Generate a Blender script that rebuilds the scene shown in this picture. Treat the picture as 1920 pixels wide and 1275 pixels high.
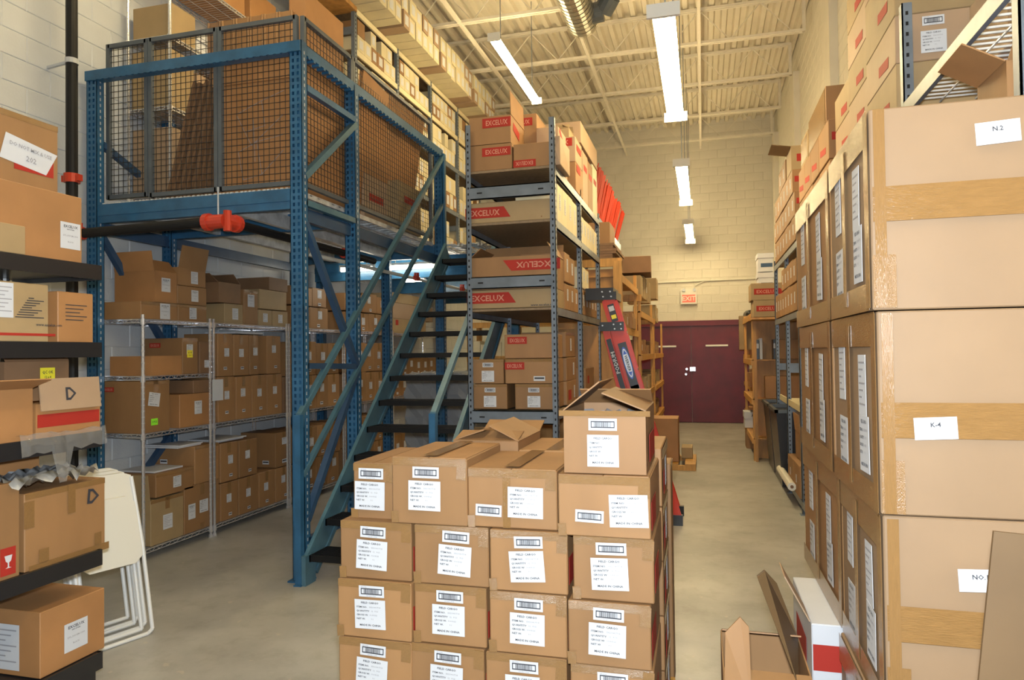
import bpy, bmesh, math, random
from mathutils import Vector, Matrix
R = random.Random(7)
C = bpy.context.scene.collection
for o in list(bpy.data.objects): bpy.data.objects.remove(o)

# ------------------------------------------------------------------ camera
F, YAW, PIT, ROLL, H = 1310.0, math.radians(15.3), math.radians(1.05), 0.013, 1.7
fw = Vector((-math.sin(YAW)*math.cos(PIT), math.cos(YAW)*math.cos(PIT), math.sin(PIT)))
r0 = Vector((math.cos(YAW), math.sin(YAW), 0)); u0 = r0.cross(fw)
rt = math.cos(ROLL)*r0 - math.sin(ROLL)*u0
up = rt.cross(fw)
cam = bpy.data.objects.new('camera', bpy.data.cameras.new('camera')); C.objects.link(cam)
cam.matrix_world = Matrix(((rt.x, up.x, -fw.x, 0), (rt.y, up.y, -fw.y, 0), (rt.z, up.z, -fw.z, H), (0, 0, 0, 1)))
cam.data.sensor_width = 36; cam.data.lens = F/1920*36
cam.data.clip_start = 0.02; cam.data.clip_end = 100
bpy.context.scene.camera = cam

def P(px, py, X=None, Y=None, Z=None):
    """where a sight line through the photograph meets a real plane (metres)"""
    d = fw*F + rt*(px-960) - up*(py-637.5)
    t = X/d.x if X is not None else Y/d.y if Y is not None else (Z-H)/d.z
    return Vector((0, 0, H)) + d*t

# ------------------------------------------------------------------ light and exposure
vs = bpy.context.scene.view_settings
vs.view_transform = 'Standard'; vs.look = 'None'; vs.gamma = 1; vs.use_curve_mapping = False
vs.exposure = 0.4
w = bpy.data.worlds.new('world'); bpy.context.scene.world = w; w.use_nodes = True
w.node_tree.nodes['Background'].inputs[0].default_value = (0.6, 0.6, 0.6, 1)
w.node_tree.nodes['Background'].inputs[1].default_value = 0.1
fl = bpy.data.lights.new('camera_flash', 'SPOT'); fl.energy = 430; fl.color = (0.84, 0.93, 1.0)
fl.shadow_soft_size = 0.05; fl.spot_size = math.radians(160); fl.spot_blend = 0.35
flo = bpy.data.objects.new('camera_flash', fl); C.objects.link(flo)
flo.location = (0.0, 0.02, H+0.12); flo.rotation_euler = (math.radians(91), 0, YAW)
TUBE = 46.0
LAMPCOL = (1.0, 0.79, 0.42)

# ------------------------------------------------------------------ materials
def hexc(r, g, b):
    f = lambda c: ((c/255+0.055)/1.055)**2.4 if c/255 > 0.04045 else c/255/12.92
    return (f(r), f(g), f(b), 1)
MATS = {}
def mat(name, col, rough=0.6, metal=0.0, noise=0.0, nscale=8.0, bump=0.0, bscale=60.0, stretch=None, rand=0.0, emit=None, alpha=None, spec=None, col2=None, coat=0):
    m = bpy.data.materials.new(name); m.use_nodes = True; nt = m.node_tree; b = nt.nodes['Principled BSDF']
    b.inputs['Base Color'].default_value = col; b.inputs['Roughness'].default_value = rough; b.inputs['Metallic'].default_value = metal
    if spec is not None: b.inputs['Specular IOR Level'].default_value = spec
    if coat: b.inputs['Coat Weight'].default_value = coat; b.inputs['Coat Roughness'].default_value = 0.15
    if alpha is not None: b.inputs['Alpha'].default_value = alpha
    if emit: b.inputs['Emission Color'].default_value = emit[0]; b.inputs['Emission Strength'].default_value = emit[1]
    tc = nt.nodes.new('ShaderNodeTexCoord'); mp = nt.nodes.new('ShaderNodeMapping'); nt.links.new(tc.outputs['Object'], mp.inputs[0])
    if stretch: mp.inputs['Scale'].default_value = stretch
    out = None
    if noise or col2:
        n = nt.nodes.new('ShaderNodeTexNoise'); n.inputs['Scale'].default_value = nscale; n.inputs['Detail'].default_value = 5; nt.links.new(mp.outputs[0], n.inputs[0])
        rp = nt.nodes.new('ShaderNodeValToRGB'); rp.color_ramp.elements[0].position = 0.3; rp.color_ramp.elements[1].position = 0.7
        c2 = col2 or tuple(min(1, c*(1+noise)) for c in col[:3])+(1,)
        c1 = col if col2 else tuple(c*(1-noise) for c in col[:3])+(1,)
        rp.color_ramp.elements[0].color = c1; rp.color_ramp.elements[1].color = c2
        nt.links.new(n.outputs[0], rp.inputs[0]); out = rp.outputs[0]
    if rand:
        oi = nt.nodes.new('ShaderNodeObjectInfo'); mr = nt.nodes.new('ShaderNodeMapRange')
        mr.inputs['To Min'].default_value = 1-rand; mr.inputs['To Max'].default_value = 1+rand
        nt.links.new(oi.outputs['Random'], mr.inputs[0])
        hs = nt.nodes.new('ShaderNodeHueSaturation'); nt.links.new(mr.outputs[0], hs.inputs['Value'])
        if out: nt.links.new(out, hs.inputs['Color'])
        else: hs.inputs['Color'].default_value = col
        out = hs.outputs[0]
    if out: nt.links.new(out, b.inputs['Base Color'])
    if bump:
        n2 = nt.nodes.new('ShaderNodeTexNoise'); n2.inputs['Scale'].default_value = bscale; n2.inputs['Detail'].default_value = 3; nt.links.new(mp.outputs[0], n2.inputs[0])
        bp = nt.nodes.new('ShaderNodeBump'); bp.inputs['Strength'].default_value = bump; bp.inputs['Distance'].default_value = 0.01
        nt.links.new(n2.outputs[0], bp.inputs['Height']); nt.links.new(bp.outputs[0], b.inputs['Normal'])
    MATS[name] = m
    return m
mat('card', (0.285, 0.150, 0.060, 1), 0.62, noise=0.10, nscale=5, bump=0.12, bscale=14, stretch=(1, 1, 0.35), rand=0.14)
mat('card_pale', (0.37, 0.25, 0.155, 1), 0.6, noise=0.05, nscale=4, bump=0.10, bscale=14, rand=0.05)
mat('card_near', (0.265, 0.168, 0.092, 1), 0.6, noise=0.05, nscale=4, bump=0.10, bscale=14)
mat('card_olive', (0.33, 0.23, 0.115, 1), 0.62, noise=0.08, nscale=5, bump=0.08, bscale=14, rand=0.08)
mat('card_dark', (0.20, 0.11, 0.055, 1), 0.65, noise=0.10, nscale=5, bump=0.08, bscale=14, rand=0.1)
mat('card_orange', (0.36, 0.175, 0.065, 1), 0.6, noise=0.08, nscale=5, bump=0.08, bscale=14, rand=0.06)
mat('card_brown', (0.105, 0.060, 0.024, 1), 0.62, noise=0.08, nscale=5, bump=0.08, bscale=14)
mat('card_white', (0.66, 0.58, 0.38, 1), 0.6, noise=0.06, nscale=5, rand=0.12)
mat('tape', (0.25, 0.135, 0.048, 1), 0.16, noise=0.08, nscale=9, bump=0.35, bscale=30, coat=0.3)
mat('film', (0.45, 0.43, 0.40, 1), 0.08, bump=1.0, bscale=22, alpha=0.3)
mat('film_grey', (0.35, 0.36, 0.38, 1), 0.15, bump=1.0, bscale=8, alpha=0.75)
mat('paper', (0.56, 0.575, 0.61, 1), 0.6, noise=0.02)
mat('ink', (0.035, 0.035, 0.045, 1), 0.6)
mat('greyink', (0.30, 0.30, 0.33, 1), 0.6)
mat('redprint', (0.36, 0.028, 0.018, 1), 0.65, spec=0.25)
mat('logoink', (0.55, 0.24, 0.16, 1), 0.5)
mat('lime', (0.30, 0.85, 0.04, 1), 0.5); mat('yellow', (0.85, 0.72, 0.04, 1), 0.5)
mat('pipered', (0.50, 0.045, 0.02, 1), 0.3)
mat('blue', (0.025, 0.105, 0.21, 1), 0.33, noise=0.22, nscale=7, bump=0.1, bscale=30)
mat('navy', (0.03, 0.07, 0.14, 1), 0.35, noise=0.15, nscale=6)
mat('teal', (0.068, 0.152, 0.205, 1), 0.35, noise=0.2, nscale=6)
mat('greysteel', (0.155, 0.185, 0.225, 1), 0.38, noise=0.18, nscale=8, metal=0.2)
mat('greyframe', (0.085, 0.10, 0.115, 1), 0.42, noise=0.12)
mat('wiredark', (0.05, 0.05, 0.052, 1), 0.4, metal=0.5)
mat('chrome', (0.80, 0.80, 0.83, 1), 0.22, metal=0.75)
mat('galv', (0.66, 0.67, 0.68, 1), 0.35, metal=0.4, noise=0.25, nscale=12)
mat('black', (0.008, 0.008, 0.009, 1), 0.5, spec=0.3)
mat('blackplastic', (0.016, 0.016, 0.018, 1), 0.3)
mat('whitemetal', (0.70, 0.70, 0.68, 1), 0.4)
mat('whiteplastic', (0.72, 0.70, 0.62, 1), 0.4)
mat('wallpaint', (0.66, 0.62, 0.53, 1), 0.6, noise=0.05, nscale=3, bump=0.25, bscale=50)
mat('wallleft', (0.52, 0.54, 0.56, 1), 0.55, noise=0.05, nscale=3, bump=0.25, bscale=50)
mat('ceil', (0.68, 0.62, 0.50, 1), 0.6, noise=0.07, nscale=2)
mat('joist', (0.70, 0.65, 0.55, 1), 0.55, noise=0.05)
mat('duct', (0.50, 0.47, 0.40, 1), 0.3, metal=0.8, noise=0.15)
mat('maroon', (0.125, 0.006, 0.012, 1), 0.38, noise=0.22, nscale=3, bump=0.08, bscale=9)
mat('wood', (0.52, 0.27, 0.065, 1), 0.5, noise=0.2, nscale=6, stretch=(6, 6, 0.7), rand=0.12)
mat('ply', (0.44, 0.22, 0.06, 1), 0.5, noise=0.25, nscale=4, stretch=(3, 3, 0.6))
mat('particle', (0.22, 0.15, 0.085, 1), 0.6, noise=0.2, nscale=30)
mat('ladder', (0.60, 0.035, 0.008, 1), 0.3)
mat('orange', (0.40, 0.022, 0.003, 1), 0.7, spec=0.15, noise=0.15, nscale=5)
mat('bluecap', (0.02, 0.09, 0.5, 1), 0.35)
mat('silver', (0.5, 0.52, 0.55, 1), 0.35, metal=0.3)
mat('tube', (1, 1, 1, 1), 0.4, emit=(LAMPCOL+(1,), TUBE))
mat('tubecool', (1, 1, 1, 1), 0.4, emit=((1, 0.90, 0.70, 1), 22.0))
mat('exitred', (0.7, 0.10, 0.06, 1), 0.4, emit=((1, 0.13, 0.07, 1), 0.45))
mat('lit', (0.9, 0.9, 0.85, 1), 0.5)
mat('conc', (0.32, 0.29, 0.23, 1), 0.32)
def concrete():
    m = MATS['conc']; nt = m.node_tree; b = nt.nodes['Principled BSDF']
    tc = nt.nodes.new('ShaderNodeTexCoord')
    def noise(s, d, r=0.5):
        n = nt.nodes.new('ShaderNodeTexNoise'); n.inputs['Scale'].default_value = s; n.inputs['Detail'].default_value = d; n.inputs['Roughness'].default_value = r
        nt.links.new(tc.outputs['Object'], n.inputs[0]); return n
    def ramp(src, a, ca, b_, cb):
        r = nt.nodes.new('ShaderNodeValToRGB'); r.color_ramp.elements[0].position = a; r.color_ramp.elements[0].color = ca
        r.color_ramp.elements[1].position = b_; r.color_ramp.elements[1].color = cb; nt.links.new(src, r.inputs[0]); return r
    n1 = noise(0.9, 8, 0.6); r1 = ramp(n1.outputs[0], 0.35, (0.285, 0.28, 0.262, 1), 0.65, (0.45, 0.44, 0.41, 1))
    n2 = noise(5, 6, 0.7); r2 = ramp(n2.outputs[0], 0.36, (0.72, 0.70, 0.66, 1), 0.5, (1, 1, 1, 1))
    mx = nt.nodes.new('ShaderNodeMix'); mx.data_type = 'RGBA'; mx.blend_type = 'MULTIPLY'; mx.inputs[0].default_value = 0.45
    nt.links.new(r1.outputs[0], mx.inputs[6]); nt.links.new(r2.outputs[0], mx.inputs[7])
    n3 = noise(14, 3, 0.5); r3 = ramp(n3.outputs[0], 0.68, (0, 0, 0, 1), 0.72, (1, 1, 1, 1))
    mx2 = nt.nodes.new('ShaderNodeMix'); mx2.data_type = 'RGBA'; mx2.inputs[7].default_value = (0.5, 0.45, 0.36, 1)
    ml = nt.nodes.new('ShaderNodeMath'); ml.operation = 'MULTIPLY'; ml.inputs[1].default_value = 0.5; nt.links.new(r3.outputs[0], ml.inputs[0])
    nt.links.new(ml.outputs[0], mx2.inputs[0]); nt.links.new(mx.outputs[2], mx2.inputs[6]); nt.links.new(mx2.outputs[2], b.inputs['Base Color'])
    n4 = noise(2.2, 6); rr = nt.nodes.new('ShaderNodeMapRange'); rr.inputs['To Min'].default_value = 0.22; rr.inputs['To Max'].default_value = 0.55
    nt.links.new(n4.outputs[0], rr.inputs[0]); nt.links.new(rr.outputs[0], b.inputs['Roughness'])
concrete()

# ------------------------------------------------------------------ mesh helpers
class MB:
    """collects boxes, bars, tubes and polygons; build() links them as ONE mesh object"""
    def __init__(s): s.v = []; s.f = []; s.m = []
    def add(s, vs, fs, mi=0):
        n = len(s.v); s.v += [tuple(v) for v in vs]; s.f += [tuple(i+n for i in f) for f in fs]; s.m += [mi]*len(fs); return s
    def box(s, x0, y0, z0, x1, y1, z1, mi=0):
        return s.add([(x0, y0, z0), (x1, y0, z0), (x1, y1, z0), (x0, y1, z0), (x0, y0, z1), (x1, y0, z1), (x1, y1, z1), (x0, y1, z1)],
                     [(0, 3, 2, 1), (4, 5, 6, 7), (0, 1, 5, 4), (1, 2, 6, 5), (2, 3, 7, 6), (3, 0, 4, 7)], mi)
    def bar(s, a, b, w, h=None, mi=0, upv=(0, 0, 1)):
        a, b = Vector(a), Vector(b); h = h or w; d = (b-a).normalized(); u = Vector(upv)
        if abs(d.dot(u)) > 0.99: u = Vector((0, 1, 0))
        sd = d.cross(u).normalized(); u = sd.cross(d).normalized()
        q = [(-w/2, -h/2), (w/2, -h/2), (w/2, h/2), (-w/2, h/2)]
        return s.add([a+sd*i+u*j for i, j in q]+[b+sd*i+u*j for i, j in q], [(3, 2, 1, 0), (4, 5, 6, 7), (0, 1, 5, 4), (1, 2, 6, 5), (2, 3, 7, 6), (3, 0, 4, 7)], mi)
    def tube(s, a, b, r, n=8, mi=0, r2=None, cap=True):
        a, b = Vector(a), Vector(b); d = (b-a).normalized(); u = Vector((0, 0, 1)) if abs(d.z) < 0.9 else Vector((1, 0, 0))
        p = d.cross(u).normalized(); q = d.cross(p).normalized(); r2 = r if r2 is None else r2
        c = [(math.cos(2*math.pi*i/n), math.sin(2*math.pi*i/n)) for i in range(n)]
        fs = [(i, (i+1) % n, n+(i+1) % n, n+i) for i in range(n)]
        if cap: fs += [tuple(range(n))[::-1], tuple(range(n, 2*n))]
        return s.add([a+p*x*r+q*y*r for x, y in c]+[b+p*x*r2+q*y*r2 for x, y in c], fs, mi)
    def path(s, pts, r, n=8, mi=0):
        for a, b in zip(pts, pts[1:]): s.tube(a, b, r, n, mi)
        return s
    def build(s, name, mats, parent=None, loc=None, smooth=False):
        return link(name, s.mesh(name, mats, smooth), parent, loc)
    def mesh(s, name, mats, smooth=False):
        me = bpy.data.meshes.new(name); me.from_pydata(s.v, [], s.f)
        for m in (mats if isinstance(mats, (list, tuple)) else [mats]): me.materials.append(MATS[m])
        if any(s.m): me.polygons.foreach_set('material_index', s.m)
        if smooth: me.polygons.foreach_set('use_smooth', [True]*len(me.polygons))
        me.update(); return me
def link(name, data, parent=None, loc=None, rot=None):
    o = bpy.data.objects.new(name, data); C.objects.link(o)
    if loc is not None: o.location = loc
    if rot is not None: o.rotation_euler = rot
    if parent is not None: o.parent = parent
    return o
def tag(o, label, cat, group=None):
    o['label'] = label; o['category'] = cat
    if group: o['group'] = group
    return o
def thing(name, label, cat, loc=(0, 0, 0), rz=0, group=None):
    return tag(link(name, None, None, loc, (0, 0, rz)), label, cat, group)
def struct(o): o['kind'] = 'structure'; return o

_bm = {}
def chamfer_mesh(w, d, h, m, b=0.004, sag=0.0):
    """box with chamfered edges standing on z=0, centred in x and y; sag bulges its faces"""
    key = (round(w, 4), round(d, 4), round(h, 4), m, round(sag, 4))
    if key in _bm: return _bm[key]
    X, Y = w/2, d/2; V = []; ID = {}
    for sx in (-1, 1):
        for sy in (-1, 1):
            for sz in (0, 1):
                z = h if sz else 0; iz = -1 if sz else 1
                for k, p in enumerate(((sx*X, sy*(Y-b), z+iz*b), (sx*(X-b), sy*Y, z+iz*b), (sx*(X-b), sy*(Y-b), z))):
                    ID[(sx, sy, sz, k)] = len(V); V.append(p)
    Fs = []
    def quad(*k): Fs.append(tuple(ID[i] for i in k))
    def face4(c, ks): # face with centre vertex pushed out
        if sag:
            n = len(V); V.append(c)
            ids = [ID[i] for i in ks]
            for a, bq in zip(ids, ids[1:]+ids[:1]): Fs.append((a, bq, n))
        else: quad(*ks)
    face4((X+sag, 0, h/2), [(1, -1, 0, 0), (1, 1, 0, 0), (1, 1, 1, 0), (1, -1, 1, 0)])
    face4((-X-sag, 0, h/2), [(-1, 1, 0, 0), (-1, -1, 0, 0), (-1, -1, 1, 0), (-1, 1, 1, 0)])
    face4((0, -Y-sag, h/2), [(-1, -1, 0, 1), (1, -1, 0, 1), (1, -1, 1, 1), (-1, -1, 1, 1)])
    face4((0, Y+sag, h/2), [(1, 1, 0, 1), (-1, 1, 0, 1), (-1, 1, 1, 1), (1, 1, 1, 1)])
    quad((-1, -1, 1, 2), (1, -1, 1, 2), (1, 1, 1, 2), (-1, 1, 1, 2)); quad((-1, 1, 0, 2), (1, 1, 0, 2), (1, -1, 0, 2), (-1, -1, 0, 2))
    for sx in (-1, 1):
        for sy in (-1, 1): quad((sx, sy, 0, 0), (sx, sy, 0, 1), (sx, sy, 1, 1), (sx, sy, 1, 0))
    for sz in (0, 1):
        for sx in (-1, 1): quad((sx, -1, sz, 0), (sx, 1, sz, 0), (sx, 1, sz, 2), (sx, -1, sz, 2))
        for sy in (-1, 1): quad((-1, sy, sz, 1), (1, sy, sz, 1), (1, sy, sz, 2), (-1, sy, sz, 2))
    for sx in (-1, 1):
        for sy in (-1, 1):
            for sz in (0, 1): Fs.append((ID[(sx, sy, sz, 0)], ID[(sx, sy, sz, 1)], ID[(sx, sy, sz, 2)]))
    me = bpy.data.meshes.new('carton'); me.from_pydata(V, [], Fs); me.materials.append(MATS[m])
    bm = bmesh.new(); bm.from_mesh(me); bmesh.ops.recalc_face_normals(bm, faces=bm.faces); bm.to_mesh(me); bm.free()
    _bm[key] = me; return me

_tx = {}
def text_geo(s, size, align='LEFT'):
    k = (s, size, align)
    if k in _tx: return _tx[k]
    cu = bpy.data.curves.new('t', 'FONT'); cu.body = s; cu.size = size; cu.align_x = align; cu.resolution_u = 1; cu.offset = size*.022
    o = bpy.data.objects.new('t', cu); C.objects.link(o); dg = bpy.context.evaluated_depsgraph_get()
    me = bpy.data.meshes.new_from_object(o.evaluated_get(dg))
    g = ([tuple(v.co) for v in me.vertices], [tuple(p.vertices) for p in me.polygons])
    bpy.data.objects.remove(o); bpy.data.curves.remove(cu); bpy.data.meshes.remove(me)
    _tx[k] = g; return g
# decals lie in their own xz-plane facing -y (so a face towards the camera), origin at their centre
def dtext(mb, s, size, x, z, mi, align='LEFT', sx=1.0, y=-0.0016, rot=0.0):
    vs_, fs = text_geo(s, size, align); c, n = math.cos(rot), math.sin(rot)
    mb.add([(x+(v[0]*sx)*c-v[1]*n, y, z+(v[0]*sx)*n+v[1]*c) for v in vs_], fs, mi)
def sheet(mb, w, h, mi=0, y=-0.001, skew=0.0):
    mb.box(-w/2, y, -h/2, w/2, 0, h/2, mi)
def decals():
    D = {}
    m = MB(); sheet(m, .114, .115)
    dtext(m, 'FIELD CARGO', .0105, 0, .042, 1, 'CENTER')
    for i, t in enumerate(('ITEM NO.', 'QUANTITY', 'GROSS W.', 'NET W.')): dtext(m, t, .0095, -.050, .025-i*.0155, 1)
    for i, t in enumerate(('EX2104-7718', '12   PCS', '10.4 KGS', '9.1')): dtext(m, t, .0075, -.002 + (i % 2)*.006, .026-i*.0155, 2)
    dtext(m, 'MADE IN CHINA', .0105, 0, -.046, 1, 'CENTER')
    D['ship'] = m.mesh('shipping_label', ['paper', 'ink', 'greyink'])
    m = MB(); sheet(m, .098, .046)
    m.box(-.041, -.0016, .009, .041, -.001, .013, 1); m.box(-.041, -.0016, -.013, .041, -.001, -.009, 1)
    m.box(-.041, -.0016, -.013, -.038, -.001, .013, 1); m.box(.038, -.0016, -.013, .041, -.001, .013, 1)
    rr = random.Random(3); x = -.030
    while x < .029:
        bw = rr.choice((.0008, .0012, .002)); m.box(x, -.0016, -.009, x+bw, -.001, .009, 1); x += bw+rr.choice((.001, .0016))
    dtext(m, 'EX 2104', .006, -.040, .0155, 2); dtext(m, '100 4417 7718', .006, -.02, -.0205, 2)
    D['bar'] = m.mesh('barcode_label', ['paper', 'ink', 'greyink'])
    m = MB(); sheet(m, .13, .15); dtext(m, 'EXCELUX', .021, 0, .045, 1, 'CENTER'); dtext(m, 'INDUSTRIES', .009, 0, .032, 1, 'CENTER')
    dtext(m, 'ETL-30VGM-1500', .013, 0, -.005, 2, 'CENTER'); dtext(m, 'BLACK', .012, 0, -.04, 2, 'CENTER')
    D['name'] = m.mesh('name_label', ['paper', 'ink', 'greyink'])
    m = MB(); sheet(m, .10, .14)
    for i in range(7): m.box(-.04, -.0016, .05-i*.016, .04-(i*7 % 3)*.02, -.001, .054-i*.016, 1)
    D['plain'] = m.mesh('paper_label', ['paper', 'greyink'])
    m = MB(); sheet(m, .08, .04); m.box(-.034, -.0016, -.004, .034, -.001, .010, 1); D['small'] = m.mesh('barcode_label', ['paper', 'ink'])
    m = MB(); sheet(m, .40, .085); dtext(m, 'EXCELUX', .062, 0, -.022, 1, 'CENTER', 1.15); D['logo'] = m.mesh('printed_logo', ['redprint', 'logoink'])
    m = MB(); m.add([(-.25, -.001, -.05), (.30, -.001, -.05), (.22, -.001, .05), (-.25, -.001, .05), (-.25, 0, -.05), (.30, 0, -.05), (.22, 0, .05), (-.25, 0, .05)],
                    [(0, 1, 2, 3), (0, 4, 5, 1), (3, 2, 6, 7), (1, 5, 6, 2), (0, 3, 7, 4)]); dtext(m, 'EXCELUX', .075, -.02, -.027, 1, 'CENTER', 1.15)
    D['band'] = m.mesh('printed_logo', ['redprint', 'logoink'])
    m = MB(); m.add([(.25, -.001, .05), (-.30, -.001, .05), (-.22, -.001, -.05), (.25, -.001, -.05), (.25, 0, .05), (-.30, 0, .05), (-.22, 0, -.05), (.25, 0, -.05)],
                    [(0, 1, 2, 3), (0, 4, 5, 1), (3, 2, 6, 7), (1, 5, 6, 2), (0, 3, 7, 4)]); dtext(m, 'EXCELUX', .075, .02, .027, 1, 'CENTER', 1.15, rot=math.pi)
    D['bandup'] = m.mesh('printed_logo', ['redprint', 'logoink'])
    m = MB(); m.box(-.5, -.001, -.5, .5, 0, .5); D['red'] = m.mesh('red_print', ['redprint'])
    m = MB(); m.box(-.5, -.001, -.5, .5, 0, .5); D['tape'] = m.mesh('packing_tape', ['tape'])
    m = MB(); sheet(m, .10, .075); dtext(m, '3 PCS', .03, 0, -.01, 1, 'CENTER'); D['lime'] = m.mesh('lime_sticker', ['lime', 'ink'])
    m = MB(); sheet(m, .10, .075); dtext(m, 'QC OK', .022, 0, .006, 1, 'CENTER'); dtext(m, '12 x 4', .018, 0, -.02, 1, 'CENTER'); D['yel'] = m.mesh('yellow_sticker', ['yellow', 'ink'])
    return D
D = decals()
DN = dict(ship='shipping_label', bar='barcode_label', name='name_label', plain='paper_label', small='barcode_label', logo='printed_logo', band='printed_logo', bandup='printed_logo', red='red_print', tape='packing_tape', lime='lime_sticker', yel='yellow_sticker')
def put(o, dims, kind, face, u=0.0, v=0.0, s=(1, 1), tilt=0.0, lift=0.0006):
    """sticks a decal on the face of a carton; u, v in metres from the centre of that face"""
    w, d, h = dims
    c = link(DN[kind], D[kind], o)
    if face == 'f': c.location = (u, -d/2-lift, h/2+v); c.rotation_euler = (0, tilt, 0)
    elif face == 'r': c.location = (w/2+lift, u, h/2+v); c.rotation_euler = (0, tilt, math.pi/2); c.rotation_mode = 'XYZ'
    elif face == 'l': c.location = (-w/2-lift, -u, h/2+v); c.rotation_euler = (0, tilt, -math.pi/2)
    elif face == 't': c.location = (u, v, h+lift); c.rotation_euler = (-math.pi/2, 0, tilt)
    c.scale = (s[0], 1, s[1]); return c
def flap(o, w, d, h, side, length, ang, m, name='flap', shift=0.0, wid=None, th=0.005):
    """hinged at a top edge; ang 0 = lies shut, 90 = upright, 180 = folded out"""
    L = (w if side in 'fb' else d) if wid is None else wid
    mb = MB(); mb.box(-L/2+.004, 0, 0, L/2-.004, length, th)
    ob = mb.build(name, m, o); a = math.radians(ang)
    if side == 'f': ob.location = (shift, -d/2, h); rz = 0
    if side == 'b': ob.location = (shift, d/2, h); rz = math.pi
    if side == 'r': ob.location = (w/2, shift, h); rz = math.pi/2
    if side == 'l': ob.location = (-w/2, shift, h); rz = -math.pi/2
    ob.rotation_euler = (a, 0, rz); ob.rotation_mode = 'XYZ'
    return ob
BULK = MB(); BM = ['card', 'card_white', 'card_pale', 'card_olive', 'card_dark', 'card_orange', 'paper', 'redprint']
def bulk(x, y, z, w, d, h, m, dec):
    BULK.box(x-w/2, y-d/2, z+.0008, x+w/2, y+d/2, z+h, BM.index(m))
    for dd in dec:
        k, face, u, v = dd[:4]; sc = dd[4] if len(dd) > 4 else (1, 1); bw, bh_ = {'plain': (.10, .14), 'ship': (.114, .115), 'small': (.08, .04), 'red': (1, 1)}[k]; bw *= sc[0]/2; bh_ *= sc[1]/2; mi = 7 if k == 'red' else 6; zc_ = z+h/2+v
        if face == 'r': BULK.box(x+w/2, y+u-bw, zc_-bh_, x+w/2+.002, y+u+bw, zc_+bh_, mi)
        elif face == 'l': BULK.box(x-w/2-.002, y-u-bw, zc_-bh_, x-w/2, y-u+bw, zc_+bh_, mi)
        elif face == 'f': BULK.box(x+u-bw, y-d/2-.002, zc_-bh_, x+u+bw, y-d/2, zc_+bh_, mi)
def carton(label, x, y, z, w, d, h, rz=0, m='card', group=None, dec=(), name='cardboard_box', cat='box', flaps=(), open_=False, fill=None, sag=0.0, tape='', far=False):
    if far: return bulk(x, y, z, w, d, h, m, dec)
    if dec: sag = 0
    """x, y centre of the base, z its height"""
    if open_:
        t = .005; mb = MB()
        mb.box(-w/2, -d/2, 0, w/2, d/2, t); mb.box(-w/2, -d/2, t, w/2, -d/2+t, h); mb.box(-w/2, d/2-t, t, w/2, d/2, h)
        mb.box(-w/2, -d/2+t, t, -w/2+t, d/2-t, h); mb.box(w/2-t, -d/2+t, t, w/2, d/2-t, h)
        me = mb.mesh('carton', m)
    else: me = chamfer_mesh(w, d, h, m, min(.004, h*.1), sag)
    o = link(name, me, None, (x, y, z+.0008), (0, 0, rz)); tag(o, label, cat, group)
    if tape:
        for t in tape:
            if t == 'X': put(o, (w, d, h), 'tape', 't', 0, 0, (w*.98, .055)); put(o, (w, d, h), 'tape', 'r', 0, h/2-.035, (.055, .07)); put(o, (w, d, h), 'tape', 'l', 0, h/2-.035, (.055, .07))
            if t == 'Y': put(o, (w, d, h), 'tape', 't', 0, 0, (.055, d*.98)); put(o, (w, d, h), 'tape', 'f', 0, h/2-.035, (.055, .07))
            if t == 'e': put(o, (w, d, h), 'tape', 'f', 0, h/2-.012, (w*.99, .024))
            if t == 'E': put(o, (w, d, h), 'tape', 'r', 0, h/2-.014, (d*.99, .028))
            if t == 'b': put(o, (w, d, h), 'tape', 'r', 0, -h/2+.03, (.05, .06))
            if t == 'B': put(o, (w, d, h), 'tape', 'f', 0, -h/2+.014, (w*.99, .028))
            if t == 'v': put(o, (w, d, h), 'tape', 'r', 0, h/2-.05, (.05, .10))
    for di, dd in enumerate(dec): put(o, (w, d, h), *dd, lift=.0012+.0013*di+(.0012 if tape else 0))
    for ff in flaps: flap(o, w, d, h, *ff[:3], ff[3] if len(ff) > 3 else m, **(ff[4] if len(ff) > 4 else {}))
    return o
ORD = ['first', 'second', 'third', 'fourth', 'fifth', 'sixth', 'seventh', 'eighth', 'ninth', 'tenth', 'eleventh', 'twelfth', 'thirteenth', 'fourteenth', 'fifteenth', 'sixteenth', 'seventeenth', 'eighteenth', 'nineteenth', 'twentieth']
def ordn(i):
    return ORD[i] if i < 20 else 'twenty-'+ORD[i-20]
def boxX(label, X, z, a, b, ytop, dep, side=-1, h=None, gap=.004, **k):
    """carton whose aisle face lies in the plane X=..., its ends measured at columns a and b, its top at row ytop (at column a, or h)"""
    Y0, Y1 = sorted((P(a, 640, X=X).y, P(b, 640, X=X).y))
    if h is None: h = P(a, ytop, X=X).z - z
    h = max(h, .04)
    return carton(label, X+side*dep/2, (Y0+Y1)/2, z, dep, Y1-Y0-gap, h-.002, **k), Y0, Y1, z+h
def boxY(label, Y, z, a, b, ytop, dep, h=None, gap=.004, **k):
    X0, X1 = P(a, 640, Y=Y).x, P(b, 640, Y=Y).x
    if h is None: h = P(a, ytop, Y=Y).z - z
    h = max(h, .04)
    return carton(label, (X0+X1)/2, Y+dep/2, z, X1-X0-gap, dep, h-.002, **k), X0, X1, z+h

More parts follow.
